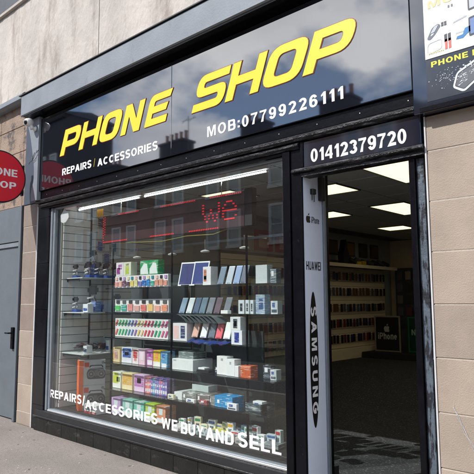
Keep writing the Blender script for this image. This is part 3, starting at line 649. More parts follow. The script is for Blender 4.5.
obj('handle', MB().box(-7.72,-7.65,.03,.058,.95,1.25,.005).tube([(-7.69,.03,1.17),(-7.69,-.02,1.17),(-7.78,-.02,1.17)],.011,8), M['blackpaint'], dr)
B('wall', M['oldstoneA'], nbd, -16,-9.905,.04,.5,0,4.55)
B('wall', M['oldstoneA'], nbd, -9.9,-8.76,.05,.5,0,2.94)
B('wall', M['blackmatt'], nbd, -9.9,-7.29,.31,.5,0,4.55)
# ================================================================== BRAND PANEL by the door
bp_ = thing('brand_panel', (-2.66,.15,.12), 'tall narrow white board with black brand names just inside the doorway', 'sign board')
B('board', M['panelwhite'], bp_, -2.672,-2.652,.105,.345,.121,2.78,.001)
B('board_front', M['panelwhite'], bp_, -2.655,-2.651,.012,.104,.121,2.63)
B('edge_strip', M['alugrey'], bp_, -2.650,-2.630,.268,.300,.121,2.75,.002)
B('end_post', M['blackpaint'], bp_, -2.650,-2.628,.302,.335,.121,2.75,.002)
B('plug_box', M['blackmatt'], bp_, -2.650,-2.61,.215,.266,2.43,2.63,.003)
BX = -2.6505
text('lettering', 'iPhone', M['black'], bp_, (.115,.225,2.232,2.285), plane='x', at=BX, ext=.001, t=.12)
text('lettering', 'HUAWEI', M['black'], bp_, (.03,.235,1.845,1.915), plane='x', at=BX, ext=.001, t=.17)
def apple(parent, y, z, s, m, plane='x', at=BX):
    body = rounded([(.0,-.05,.0),(.28,-.12,.2),(.5,.05,.2),(.42,.25,.1),(.36,.45,.12),(.5,.68,.12),(.3,.88,.2),(.0,.80,.1),(-.3,.88,.2),(-.52,.6,.2),(-.48,.2,.2),(-.28,-.12,.2)])
    leaf = rounded([(0,.92,.05),(.02,1.15,.15),(.26,1.25,.05),(.22,1.0,.15)])
    for lp in ([body],[leaf]):
        me = poly_mesh(lp)
        for v in me.vertices:
            e = (v.co.z+.5)*.001
            v.co = (at+e, y+v.co.x*s, z+v.co.y*s) if plane == 'x' else (y+v.co.x*s, at-e, z+v.co.y*s)
        link('emblem', me, m, parent)
apple(bp_, .068, 2.236, .060, M['black'])
n = 48
mb = MB().prism([(.115+.058*math.cos(2*math.pi*k/n), 1.135+.535*math.sin(2*math.pi*k/n)) for k in range(n)], BX, BX+.001); el = obj('oval', mb, M['black'], bp_)
text('lettering', 'SAMSUNG', M['white'], el, (.078,.158,.71,1.55), plane='x', at=BX+.0012, bold=.05, ext=.001, space=2.6, swap=True)
# small hook device near the top of the panel
mb = MB().box(BX,BX+.03,.10,.15,2.47,2.515,.003).tube([(BX+.015,.11,2.47),(BX+.015,.11,2.42)],.004,6).tube([(BX+.015,.14,2.47),(BX+.015,.14,2.41)],.004,6)
obj('bracket', mb, M['black'], bp_)
# ================================================================== VINYL LETTERING ON THE GLASS
vt = thing('window_lettering', (-4.7,.045,.3), 'white vinyl words REPAIRS/ACCESSORIES WE BUY AND SELL along the foot of the glass', 'lettering')
for s_,a,b,z0,z1 in (('REPAIRS',-6.626,-5.905,.408,.515),('/',-5.885,-5.835,.400,.515),('ACCESSORIES',-5.820,-4.515,.372,.480),('WE',-4.455,-4.215,.352,.455),('BUY',-4.165,-3.850,.345,.450),('AND',-3.825,-3.475,.340,.452),('SELL',-3.425,-2.945,.345,.470)):
    text('lettering', s_, M['white'], vt, (a,b,z0,z1), at=.0475, bold=.030, ext=.001)
tg = obj('paper_tag', MB().add([(-6.52,.060,2.70),(-6.44,.060,2.78),(-6.34,.061,2.72),(-6.325,.061,2.66),(-6.36,.061,2.63),(-6.40,.062,2.605),(-6.46,.061,2.60),(-6.51,.060,2.62)], [tuple(range(8))]).add([(-6.52,.063,2.70),(-6.44,.063,2.78),(-6.34,.064,2.72),(-6.325,.064,2.66),(-6.36,.064,2.63),(-6.40,.065,2.605),(-6.46,.064,2.60),(-6.51,.063,2.62)], [tuple(range(7,-1,-1))]), M['white'])
tag(tg, 'torn white paper stuck inside the top left corner of the window', 'paper')
# ================================================================== SCROLLING DISPLAY
ledt = thing('scrolling_display', (-4.75,.33,2.30), 'long dark scrolling light board in the window with red We', 'display board')
B('case', M['led_body'], ledt, -5.93,-3.56,.30,.37,2.31,2.66,.006)
B('end_cap', M['blackmatt'], ledt, -3.555,-3.46,.30,.37,2.31,2.68,.004)
obj('hanger', MB().tube([(-5.6,.34,2.66),(-5.6,.34,3.01)],.004,6).tube([(-3.9,.34,2.66),(-3.9,.34,3.01)],.004,6), M['chrome'], ledt)
obj('power_cable', MB().tube([(-3.8,.33,2.31),(-4.0,.32,2.27),(-4.4,.32,2.285),(-4.8,.32,2.26),(-5.2,.32,2.28),(-5.6,.32,2.30)],.004,6), mat('yellow cable', (.28,.24,.05), .5), ledt)
def dots(pts, nm):
    mb = MB()
    for x,z in pts: mb.box(x-.0065,x+.0065,.2955,.2995,z-.0065,z+.0065)
    o = obj(nm, mb, M['led_red'], ledt); o['kind'] = 'stuff'
bd = []
for a,b,z in ((-5.90,-5.42,2.325),(-4.98,-4.58,2.325),(-4.33,-3.90,2.325),(-5.60,-5.20,2.645),(-4.80,-4.25,2.645),(-4.02,-3.60,2.645)):
    x = a
    while x < b: bd.append((x,z)); x += .026
z = 2.35
while z < 2.63: bd.append((-5.905,z)); bd.append((-5.875,z+.012)) if int(z*1000)%2 else None; z += .03
dots(bd, 'border_lights')
Wp = ["10001....","10001.111.","10101.1..1","10101.1111","10101.1...","01010.0111"]
wp = []; 
Wg = ["1.......1...111..","1.......1..1...1.","1...1...1.1.....1","1...1...1.1111111",".1.1.1.1..1......",".1.1.1.1..1.....1","..1...1....11111."]
for j,row in enumerate(Wg):
    for i,ch in enumerate(row):
        if ch == '1':
            wp.append((-4.13+i*.0285, 2.575-j*.029)); wp.append((-4.118+i*.0285, 2.575-j*.029))
dots(wp, 'word_lights')
# tube lights along the head of the window
for i,(a,b,lab) in enumerate(((-6.5,-5.15,'lit white tube light at the left, along the top of the window'),(-5.12,-3.24,'lit white tube light at the right, along the top of the window'))):
    t = thing('tube_light', ((a+b)/2,.30,2.78), lab, 'tube light', 'tube lights in the window')
    obj('tube', MB().tube([(a+.03,.30,2.80),(b-.03,.30,2.80)],.0085,10), M['tube'], t)
    obj('end_cap', MB().tube([(a,.30,2.80),(a+.03,.30,2.80)],.015,10), M['camwhite'], t); obj('end_cap', MB().tube([(b-.03,.30,2.80),(b,.30,2.80)],.015,10), M['camwhite'], t)
    obj('batten', MB().box(a,b,.285,.325,2.822,2.86,.003), M['camwhite'], t)
# ================================================================== GLASS CABINET
SH = [1.757,1.477,1.190,.897,.600,.310]
cab = thing('glass_cabinet', (-4.5,.45,.25), 'black glass shelved display cabinet filling the shop window', 'display cabinet')
B('base', M['blackmatt'], cab, -5.80,-2.95,.19,.62,.247,.298,.003)
CX = [-5.69,-4.608,-3.533,-3.13]
for s_ in range(3):
    for z in SH[:-1]:
        if s_ == 2 and z in (SH[3],): continue
        x1 = CX[s_+1] - (.0 if s_ < 2 else .02)
        o = B('shelf', M['shelfglass'], cab, CX[s_]+.012,x1-.012,.20,.60,z-.009,z-.001,.001)
        if s_ == 0: B('shelf_edge', M['black'], o, CX[s_]+.012,x1-.012,.192,.199,z-.014,z-.001)
for x in CX[:1]+CX[1:3]:
    B('upright', M['blackpaint'], cab, x-.009,x+.009,.292,.308,.30,2.24,.002)
B('side_pane', M['shelfglass'], cab, -3.536,-3.530,.31,.60,.30,2.22)
B('side_pane', M['shelfglass'], cab, -3.135,-3.129,.20,.60,.30,1.757)
B('side_pane', M['shelfglass'], cab, -4.611,-4.605,.31,.60,.30,2.22)
obj('back_panel', MB().box(-5.74,-4.64,.61,.63,.30,1.90).box(-4.61,-3.60,.61,.63,.30,1.30), M['darkgrey'], cab)
B('top_rail', M['alugrey'], cab, -5.74,-3.13,.585,.605,2.22,2.245,.002)
for x in (-5.2,-4.9,-4.1,-3.62):
    pass
tn = {'n':0}
ordw = ['first','second','third','fourth','fifth','sixth','seventh','eighth','ninth','tenth']
shn = ['top','second','third','fourth','fifth','lowest']
# spot fittings hanging in the cabinet top
for k,x in enumerate((-5.35,-4.72,-4.20,-3.65)):
    t = thing('spot_lamp', (x,.40,2.10), 'small pale spot lamp over the cabinet, %s from the left' % ordw[k], 'spot lamp', 'spot lamps over the cabinet')
    obj('stem', MB().tube([(x,.40,2.125),(x,.40,2.24)],.006,6), M['chrome'], t)
    obj('head', lathe([(0,.045),(.012,.05),(.02,.03),(.025,.01)], (x,.40,2.105), (0,0,1), 16), M['camwhite'], t)
def carton(x0,x1,z0,z1,rgb,label,y0=.30,d=.09,name='carton',cat='box',group=None,bands=(),tri=None,rot=0,band_at='low'):
    """cardboard retail box with printed face pieces"""
    w_ = x1-x0; h = z1-z0
    t = thing(name, ((x0+x1)/2,y0+d/2,z0), label, cat, group)
    parts = [B('body', pmat(rgb), t, x0,x1,y0,y0+d,z0,z1,.0015)]
    for (a,b,c,e,col) in bands:
        parts.append(B('print', pmat(col), t, x0+w_*a,x0+w_*b,y0-.0012,y0-.0002,z0+h*c,z0+h*e))
    t.rotation_euler[2] = rot
    return t
LC = 'left part of the cabinet'; MC = 'middle part of the cabinet'; RC = 'right end of the cabinet'
white=(232,232,230)
# shelf 1, left: bottle rack with cartons on top
def rack(x0,x1,z0,z1,label,cols,split,dep=.055,slant=False,rows=1):
    t = thing('display_rack', ((x0+x1)/2,.35,z0), label, 'display rack')
    B('tray', cmat(white), t, x0,x1,.30,.30+dep,z0,z1,.002)
    n_ = len(cols); h = (z1-z0)
    for rr in range(rows):
        zb = z0+h*(rr/rows)+h*.10/rows
        for i,c in enumerate(cols):
            u0 = x0+(x1-x0)*(i+.12)/n_; u1 = x0+(x1-x0)*(i+.88)/n_
            if slant:
                pts = [(u0,zb+h*.12/rows),(u0+(u1-u0)*.55,zb+h*.12/rows),(u1+.012,zb+h*.72/rows),(u0+(u1-u0)*.5+.012,zb+h*.78/rows)]
                obj('vape_pen', MB().prism(pts, .294, .299,'y'), cmat(c), t)
            else:
                c2 = split[i % len(split)]
                mb_ = MB().box(u0,u1,.290,.2985,zb,z0+h*(.50+.12*((i*7)%3)/2)); obj('packet', mb_, pmat(c), t)
                obj('packet', MB().box(u0+(u1-u0)*.2,u1-(u1-u0)*.15,.292,.2985,z0+h*(.66),z0+h*(.92)), cmat(c2), t)
    return t
rack(-5.642,-4.671,1.758,1.895,'white counter rack of small coloured bottles on the top shelf, left',[(226,150,140),(232,176,160),(120,70,90),(96,60,84),(225,205,110),(222,214,150),(120,110,180),(40,110,190),(40,130,200),(60,170,150),(222,150,120),(226,160,130),(224,150,126)],[(236,190,180),(60,50,60),(190,150,200),(220,215,180),(60,140,140)])
carton(-5.627,-5.480,1.897,2.060,(228,222,226),'white box with purple swirl standing on the rack, leftmost on the top shelf',bands=((.1,.55,.15,.6,(150,60,140)),(.3,.8,.5,.85,(180,110,170))))
carton(-5.477,-5.335,1.897,2.058,(222,226,206),'white box with lime stripe standing on the rack beside purple swirl box',bands=((.25,.75,.1,.7,(186,204,80)),(.3,.7,.75,.9,(150,150,90))))
for k,(a,b) in enumerate(((-5.163,-5.003),(-5.0,-4.842))):
    t = carton(a,b,1.897,2.058,(36,160,96),['green and white box standing on the rack, left of the matching pair','green and white box standing on the rack, right of the matching pair'][k],group='green and white boxes')
    w_=b-a
    obj('print', MB().prism([(a+.01,1.905),(a+.01,1.96),(a+w_*.45,2.03),(a+w_*.8,2.02),(a+w_*.95,1.905)], .2985,.2996,'y'), cmat((228,236,230)), t)
# shelf 2
rack(-5.633,-4.659,1.478,1.625,'white rack of green, peach and red packets on the second shelf',[(90,200,110),(60,170,150),(230,150,140),(226,170,160),(230,120,110),(236,196,120),(236,170,150),(238,150,110)],[(60,60,60),(90,90,90)])
# shelf 3: two tier vape pens
pc = [(230,120,110),(70,190,120),(60,180,110),(60,170,120),(90,150,170),(110,130,190),(160,120,180),(220,190,110),(240,210,150),(226,90,90),(220,70,90),(200,80,120),(60,160,120),(70,190,130),(220,110,150),(200,90,140)]
rack(-5.623,-4.664,1.192,1.402,'two tier white rack of slanted coloured vape pens on the third shelf',pc,[],slant=True,rows=2)
# shelf 4 boxes
r4 = [(-5.645,-5.516,(222,200,150),'beige box with pink print',((.2,.7,.2,.8,(190,140,130)),(0,.12,.1,.9,(214,170,60)))),(-5.500,-5.306,(226,228,234),'white box with large blue block',((.1,.9,.35,.95,(40,90,170)),(.3,.7,.5,.7,(90,140,210)))),(-5.287,-5.176,(236,226,226),'white box with red figure',((.15,.85,.4,.95,(196,60,60)),(.3,.7,.2,.4,(230,150,150)))),
 (-5.158,-5.050,(232,200,214),'pale pink box',((.2,.8,.3,.8,(240,224,232)),)),(-5.033,-4.928,(196,110,180),'magenta box',((.1,.9,.05,.35,(236,226,236)),(.3,.7,.5,.8,(170,70,160)))),(-4.911,-4.792,(232,196,60),'yellow box',((.0,1,.0,.3,(240,238,230)),(.3,.7,.45,.85,(240,150,60)))),(-4.775,-4.668,(90,160,206),'sky blue box',((.15,.85,.0,.25,(232,236,238)),(.2,.6,.5,.9,(50,110,180))))]
for k,(a,b,c,l,bn) in enumerate(r4):
    carton(a,b,.898,1.066-.0008*k+.006*(k%2),c,'%s, %s from the left on the fourth shelf' % (l,ordw[k]),bands=bn,y0=.295+.008*((k*5)%3),d=.11,group='vape boxes on the fourth shelf',name='vape_box')
r5 = [(-5.654,-5.497,(236,238,226),'white box with lime leaf print',((.05,.7,.3,.95,(196,206,50)),(.5,.9,.4,.7,(130,160,40)))),(-5.468,-5.279,(238,220,170),'white and amber box',((.05,.95,.3,.95,(226,176,70)),)),(-5.242,-5.062,(228,196,226),'white and lilac box',((.05,.95,.3,.98,(186,120,186)),(.3,.7,.5,.8,(200,140,200))))]
for k,(a,b,c,l,bn) in enumerate(r5):
    carton(a,b,.601,.784,c,'%s, %s from the left on the fifth shelf' % (l,ordw[k]),bands=bn,y0=.30,d=.13,group='vape boxes on the fifth shelf',name='vape_box')
cl = [(226,110,140),(236,150,110),(220,120,160),(90,130,190),(80,170,200),(140,110,190),(90,120,200),(200,120,190),(120,110,190),(100,110,180),(150,120,200)]
for k,c in enumerate(cl):
    a = -5.040+k*.0335
    carton(a,a+.031,.601,.765+.006*(k%3),c,'slim %s packet, %s in the row of slim packets on the fifth shelf' % (['rose','coral','pink','steel blue','teal','violet','blue','mauve','purple','indigo','lavender'][k], (ordw+['eleventh'])[k]),bands=((.15,.85,.1,.3,(236,236,240)),(.2,.8,.5,.62,(236,236,240)),(.2,.8,.72,.85,cl[(k+4)%11])),y0=.30,d=.10,group='slim packets on the fifth shelf',name='packet')
r6 = [(-5.654,-5.478,(196,160,206),'lilac'),(-5.439,-5.253,(150,206,190),'mint green'),(-5.225,-5.047,(110,200,180),'sea green'),(-5.020,-4.866,(186,214,60),'lime green'),(-4.832,-4.684,(226,150,110),'orange')]
for k,(a,b,c,l) in enumerate(r6):
    carton(a,b,.311,.490+.004*(k%2),c,'%s box, %s from the left on the cabinet floor' % (l,ordw[k]),bands=((.08,.92,.05,.3,(236,238,238)),(.3,.7,.5,.85,(214,226,226))),y0=.29,d=.15,group='vape boxes on the cabinet floor',name='vape_box')
B('tray_riser', M['blackmatt'], cab, -5.70,-4.66,.27,.58,.299,.3098)
# phones: slabs leaning on wedges
def device(x,z,w_,h,rgb,label,lean=24,yaw=0,face=None,y=.30,name='phone',cat='phone',group=None,th=.009):
    t = thing(name, (x,y,z), label, cat, group)
    def loc(m_, mb_, nm):
        me = bpy.data.meshes.new(nm); me.from_pydata(mb_.v,[],mb_.f)
        o = bpy.data.objects.new(nm, me); me.materials.append(m_); COL.objects.link(o); o.parent = t; return o
    a = -math.radians(lean)
    R_ = Matrix.Rotation(a,4,'X')
    b_ = MB().box(-w_/2,w_/2,0,th,0,h,.002); b_.tilt(0, R_); loc(cmat(rgb,.25), b_, 'body')
    if face:
        f_ = MB().box(-w_/2+w_*.07,w_/2-w_*.07,-.0011,-.0002,h*.06,h*.94); f_.tilt(0,R_); loc(cmat(face,.2), f_, 'screen')
    s_ = MB().box(-w_*.28,w_*.28,.0,.045,0,.012,.002).box(-w_*.2,w_*.2,.040,.044,.012,h*.45); loc(M['screen'] if name=='phone' else M['black'], s_, 'stand')
    t.rotation_euler[2] = yaw
    return t
for k,(x,l) in enumerate(((-4.400,'left'),(-4.195,'right'))):
    device(x,1.758,.190,.262,(236,238,240),'white framed tablet with dark blue screen, %s of the pair on the top shelf' % l,lean=16,yaw=.22,face=(44,48,104) if k==0 else (40,56,120),name='tablet',cat='tablet',group='pair of white tablets')
carton(-4.098,-3.985,1.758,1.942,(232,230,230),'white phone box with coloured side picture beside the tablets',y0=.27,d=.10,bands=((.12,.45,.2,.85,(196,120,90)),(.12,.45,.3,.5,(70,80,110))))
ph1 = [(-3.887,(120,140,160),'slate blue'),(-3.775,(196,206,214),'silver'),(-3.675,(150,176,214),'pale blue'),(-3.585,(90,106,124),'dark grey')]
for k,(x,c,l) in enumerate(ph1):
    device(x,1.765,.072,.19,c,'%s phone leaning back on the top shelf, %s right of the tablets' % (l,ordw[k]),lean=22,yaw=.12,face=tuple(int(v*.88) for v in c),group='phones on the top shelf')
ph2 = [(-4.455,(136,160,182),'grey blue'),(-4.345,(226,232,234),'white'),(-4.245,(70,92,120),'navy'),(-4.150,(96,124,140),'teal grey'),(-4.045,(120,126,134),'mid grey'),(-3.940,(96,72,80),'dark maroon'),(-3.810,(110,118,126),'charcoal')]
for k,(x,c,l) in enumerate(ph2):
    device(x,1.478,.074,.172,c,'%s phone leaning back on the second shelf, %s from the left' % (l,ordw[k]),lean=24,yaw=.12,face=tuple(int(v*.9) for v in c),group='phones on the second shelf')
ph3 = [(-4.255,(214,170,150),'rose gold'),(-4.130,(230,232,234),'white'),(-4.015,(96,108,120),'slate'),(-3.915,(222,96,104),'coral red'),(-3.805,(234,234,232),'ivory white')]
for k,(x,c,l) in enumerate(ph3):
    device(x,1.235,.080,.172,c,'%s phone on the blue cloth, %s from the left' % (l,ordw[k]),lean=22,yaw=.12,group='phones on the blue cloth',face=tuple(min(255,int(v*1.02)) for v in c))
# blue satin cloth under the third row
mb = MB(); nx,ny = 40,14; vs=[]; fs_=[]; r = random.Random(9)
for j in range(ny+1):
    for i in range(nx+1):
        u=i/nx; v=j/ny; x=-4.31+u*.60; y=.56-v*.33
        z = 1.235 - max(0,v-.45)*.075*(1+.35*math.sin(u*math.pi)) + .006*math.sin(u*23+v*4)*v + .004*math.sin(u*51)*v
        if v < .15: z -= 0
        vs.append((x,y,z)); 
for j in range(ny):
    for i in range(nx):
        a=j*(nx+1)+i; fs_.append((a,a+1,a+nx+2,a+nx+1))
mb.add(vs,fs_); cl_ = obj('cloth', mb, mat('royal blue satin', (.02,.05,.22), .25, .2, 10, spec=.8), None, True)
tag(cl_, 'shiny royal blue cloth draped under the third row of phones', 'cloth')
tb = B('riser_block', M['blackmatt'], None, -4.28,-3.74,.33,.56,1.191,1.224,.003); tag(tb, 'low black block hidden beneath the blue cloth', 'riser')
# fan of clear film strips under the second shelf
fan = thing('film_fan', (-4.2,.3,1.40), 'fan of curved clear screen films above the third row of phones', 'screen films')
for k in range(8):
    mb = MB(); n_=10
    for q in range(n_+1):
        t_=q/n_; x=-4.50+k*.065+.17*t_; z=1.462-.085*t_*t_; 
        mb.v += [(x,.26+.0*k,z),(x+.012,.40,z+.004)]
    mb.f += [(2*q,2*q+1,2*q+3,2*q+2) for q in range(n_)]
    m0=len(mb.v); mb.v += [(a,b,c+.0015) for a,b,c in mb.v[:m0]]; mb.f += [(m0+2*q,m0+2*q+2,m0+2*q+3,m0+2*q+1) for q in range(n_)]
    obj('film', mb, cmat((112,118,120),.2), fan)
t = carton(-4.550,-4.333,1.192,1.372,(228,228,230),'white phone box with pink and navy phone pictures on the third shelf',y0=.27,d=.09,bands=((.06,.42,.1,.85,(236,200,196)),(.56,.86,.15,.85,(52,70,112))))
carton(-3.819,-3.726,1.478,1.510,(236,236,232),'tiny white box lying in front on the second shelf',y0=.24,d=.05)
for k,(a,b,zt) in enumerate(((-3.625,-3.550,1.607),(-3.535,-3.490,1.607),(-3.475,-3.436,1.605))):
    carton(a,b,1.478,zt,(206,214,216),'narrow grey white box, %s of three near the cabinet upright on the second shelf' % ordw[k],y0=.28,d=.12,bands=((.3,.7,.2,.75,(60,66,74)),),group='three narrow boxes')
carton(-3.425,-3.315,1.478,1.655,(150,170,190),'pale blue phone box with darker picture at the right of the second shelf',y0=.30,d=.08,bands=((.35,.8,.25,.8,(70,96,140)),))
carton(-3.440,-3.300,1.758,1.930,(196,204,204),'plain pale grey box at the right end of the top shelf',y0=.32,d=.08)
carton(-3.703,-3.572,1.326,1.449,(232,234,234),'white box with dark phone picture, on top of the stack by the upright',y0=.25,d=.09,bands=((.3,.7,.15,.85,(70,80,84)),(.38,.62,.3,.7,(180,190,190))))
carton(-3.690,-3.552,1.192,1.325,(230,234,240),'white box with blue phone picture, bottom of the stack by the upright',y0=.25,d=.10,bands=((.3,.72,.15,.85,(44,64,150)),))
# shelf 4 middle
carton(-4.547,-4.230,.898,1.008,(226,230,228),'large flat white box at the left of the middle fourth shelf',y0=.26,d=.28,bands=((.05,.2,.8,.92,(180,190,190)),))
carton(-4.517,-4.290,1.009,1.078,(120,132,130),'grey box lying on top of the large flat white box',y0=.32,d=.18)
t = thing('router', (-4.08,.28,.898), 'small black device with white top beside the flat white box', 'device')
B('base', M['black'], t, -4.170,-3.995,.25,.36,.900,.925,.004); B('lid', cmat((225,228,228)), t, -4.150,-4.06,.255,.33,.9255,.945,.003); obj('antenna', MB().tube([(-4.02,.34,.925),(-4.00,.35,.99)],.004,6), M['black'], t)
carton(-3.902,-3.765,.898,1.072,(236,236,234),'tall white box, left of the white trio on the fourth shelf',y0=.27,d=.09,bands=((.4,.6,.75,.88,(170,176,176)),),group='white phone boxes on the fourth shelf')
carton(-3.757,-3.650,.898,1.052,(232,234,234),'shorter white box, middle of the white trio on the fourth shelf',y0=.25,d=.09,bands=((.4,.6,.7,.85,(170,176,176)),),group='white phone boxes on the fourth shelf')
carton(-3.640,-3.592,.898,.998,(236,236,236),'small square white box, right of the white trio on the fourth shelf',y0=.24,d=.09,group='white phone boxes on the fourth shelf')
carton(-3.566,-3.440,.898,1.008,(206,96,50),'orange box just right of the cabinet upright on the fourth shelf',y0=.24,d=.10,bands=((.1,.9,.8,.95,(230,150,110)),))
B('shelf', M['shelfglass'], cab, -3.560,-3.15,.20,.60,.888,.896,.001)
# shelf 5 middle: row of flat boxes
for k,(a,b,h,c,l) in enumerate(((-4.500,-4.380,.075,(214,220,220),'white'),(-4.375,-4.165,.085,(120,122,118),'grey'),(-4.158,-3.985,.090,(112,108,104),'brownish grey'),(-3.978,-3.905,.085,(130,132,130),'stone grey'))):
    carton(a,b,.601,.601+h,c,'flat %s box, %s from the left on the middle fifth shelf' % (l,ordw[k]),y0=.25,d=.24,bands=((.08,.2,.35,.75,(236,236,236)),),group='flat boxes on the middle fifth shelf')
carton(-3.897,-3.665,.601,.706,(36,140,196),'bright blue box at the front of the middle fifth shelf',y0=.235,d=.16,bands=((.15,.28,.35,.65,(236,240,242)),(.6,.85,.25,.55,(150,200,226))))
carton(-4.350,-4.110,.690,.752,(196,206,204),'pale box stacked crosswise on the flat grey boxes',y0=.36,d=.13)
carton(-3.545,-3.36,.601,.670,(70,84,90),'dark box with light lettering at the right end of the fifth shelf',y0=.28,d=.2,bands=((.2,.8,.4,.6,(150,160,160)),))
# cabinet floor middle: trays and scattered packs
fl_ = [(-4.52,-4.30,.25,.12,.045,(200,206,200),.2,'pale grey pack'),(-4.28,-4.02,.27,.12,.040,(190,196,196),-.15,'silver pack'),(-4.06,-3.84,.33,.10,.05,(206,200,60),.1,'yellow pack'),(-3.98,-3.72,.24,.10,.045,(206,212,214),.12,'white blister pack'),(-3.72,-3.56,.27,.12,.05,(150,158,160),-.2,'grey blister pack'),(-4.40,-4.1,.42,.1,.09,(120,134,130),.05,'greenish grey box'),(-3.9,-3.62,.42,.1,.10,(96,108,110),-.06,'slate grey box'),(-3.52,-3.2,.30,.16,.04,(120,126,128),.1,'dull grey flat box')]
for k,(a,b,y0,d,h,c,ro,l) in enumerate(fl_):
    carton(a,b,.299,.299+h,c,'%s lying among the jumble on the cabinet floor' % l,y0=y0,d=d,rot=ro,bands=((.1,.5,.2,.8,(230,230,228)),),group='jumble on the cabinet floor')
for k in range(14):
    r = random.Random(40+k); x = -4.5+.066*k; y = .235+r.uniform(0,.02)
    carton(x,x+r.uniform(.035,.055),.299,.299+r.uniform(.03,.09),r.choice([(224,228,228),(206,214,216),(170,180,184),(214,206,196)]),'small pale packet, %s from the left in the loose front row on the cabinet floor' % (ordw+['eleventh','twelfth','thirteenth','fourteenth'])[k],y0=y,d=.03,rot=r.uniform(-.4,.4),group='small pale packets in the front row',name='packet',bands=((.2,.8,.2,.5,(110,126,140)),))
# extra stock filling the shelves
ex = [(-3.47,.601,.11,.09,(222,226,228),'white box with grey print at the right end of the fifth shelf',.30),
 (-3.36,.897,.09,.12,(60,66,76),'charcoal box at the right end of the fourth shelf',.32),(-3.26,.897,.07,.09,(210,214,216),'pale box at the far right of the fourth shelf',.30),
 (-3.28,1.758,.07,.13,(120,130,136),'grey upright box last on the top shelf',.34),(-3.27,1.478,.08,.12,(214,218,222),'white box last on the second shelf',.33),
 (-4.53,1.758,.05,.10,(60,120,70),'small green bottle box left of the tablets',.36),(-4.55,.601,.09,.05,(230,226,190),'cream packet in front of the flat boxes on the fifth shelf',.205),
 (-4.27,.601,.12,.035,(236,236,234),'low white packet in front of the grey flat boxes',.205),(-4.08,.601,.10,.045,(160,60,60),'dark red packet in front of the grey flat boxes',.21),
 (-3.96,.897,.07,.07,(44,48,56),'black box beside the tall white box on the fourth shelf',.30),(-3.70,.745-.144,.12,.06,(232,232,236),'white packet in front of the bright blue box',.20)]
for k,(x,z,w_,h,c,l,y) in enumerate(ex):
    carton(x,x+w_,z+.0002,z+h,c,l,y0=y,d=.07 if y > .25 else .03,bands=((.12,.88,.12,.35,(90,100,112)),(.2,.6,.5,.85,(226,228,230) if sum(c) < 400 else (70,100,160))))
jc = [(236,238,238),(226,230,230),(206,214,218),(238,226,196),(196,206,214),(230,232,228),(150,190,214),(236,236,230)]
for k in range(16):
    r = random.Random(200+k); x = -4.55+.083*k; w_ = r.uniform(.07,.12)
    carton(x,x+w_,.2992,.2992+r.uniform(.07,.15),r.choice(jc),'pale blister pack, %s from the left in the back row on the cabinet floor' % (ordw+['eleventh','twelfth','thirteenth','fourteenth','fifteenth','last'])[k],y0=.37+r.uniform(-.02,.05),d=.04,rot=r.uniform(-.3,.3),group='blister packs in the back row',name='blister_pack',bands=((.1,.9,.7,.9,r.choice([(200,60,60),(60,100,170),(60,140,90),(230,170,50)])),(.25,.75,.15,.55,(90,96,104))))
# ================================================================== LEFT SHELVES
def shelf(y0,y1,z,x1,label):
    t = thing('wall_shelf', (-6.3,(y0+y1)/2,z-.02), label, 'shelf', 'shelves on the slatboard')
    B('board', cmat((206,212,208)), t, -6.504,x1,y0,y1,z-.012,z,.001)
    obj('bracket', MB().box(-6.504,x1-.1,y0+.02,y0+.028,z-.05,z-.0125).box(-6.504,x1-.1,y1-.04,y1-.032,z-.05,z-.0125), M['darkgrey'], t)
    return t
shelf(.15,.95,1.90,-6.12,'white shelf on the slatboard with five phone holders')
shelf(.12,.95,1.47,-6.02,'white shelf on the slatboard below the phone holders')
shelf(.12,.95,.97,-6.0,'lowest white shelf piled with dark cables')
def holder(x,y,z,s,label,group):
    t = thing('phone_holder', (x,y,z), label, 'phone holder', group)
    B('base', cmat((44,74,150)), t, x-.05*s,x+.05*s,y-.03*s,y+.03*s,z,z+.028*s,.004)
    obj('arm', MB().tube([(x,y,z+.028*s),(x+.01*s,y,z+.07*s),(x-.01*s,y,z+.10*s),(x,y-.01,z+.125*s)],.008*s,8), M['chrome'], t)
    obj('cradle', MB().box(x-.035*s,x+.035*s,y-.02*s,y-.005*s,z+.115*s,z+.175*s,.003).box(x-.045*s,x-.036*s,y-.03*s,y,z+.13*s,z+.16*s,.002).box(x+.036*s,x+.045*s,y-.03*s,y,z+.13*s,z+.16*s,.002), cmat((40,44,52),.3), t)
    obj('clip', MB().tube([(x-.03*s,y-.035*s,z+.09*s),(x+.03*s,y-.03*s,z+.10*s)],.006*s,6).tube([(x-.03*s,y-.035*s,z+.05*s),(x+.02*s,y-.03*s,z+.06*s)],.006*s,6), M['camwhite'], t)
    return t
for k,(x,y) in enumerate(((-6.40,.24),(-6.33,.36),(-6.33,.50),(-6.33,.64),(-6.33,.78))):
    holder(x,y,1.901,1.0,'chrome and blue phone holder, %s from the glass on the upper shelf' % ordw[k],'phone holders on the upper shelf')
t = holder(-6.36,.37,2.05,1.25,'tallest chrome phone holder standing on a blue box on the upper shelf','phone holders on the upper shelf')
carton(-6.42,-6.30,1.901,2.049,(60,84,140),'blue box that lifts the tallest phone holder',y0=.43,d=.08)
t.location = (-6.36,.47,2.05)
for k,y in enumerate((.30,.43,.57,.71,.84)):
    holder(-6.20+.02*(k%2),y,1.901,1.15,'small chrome phone holder, %s from the glass in the front row of the upper shelf' % ordw[k],'phone holders in the front row')
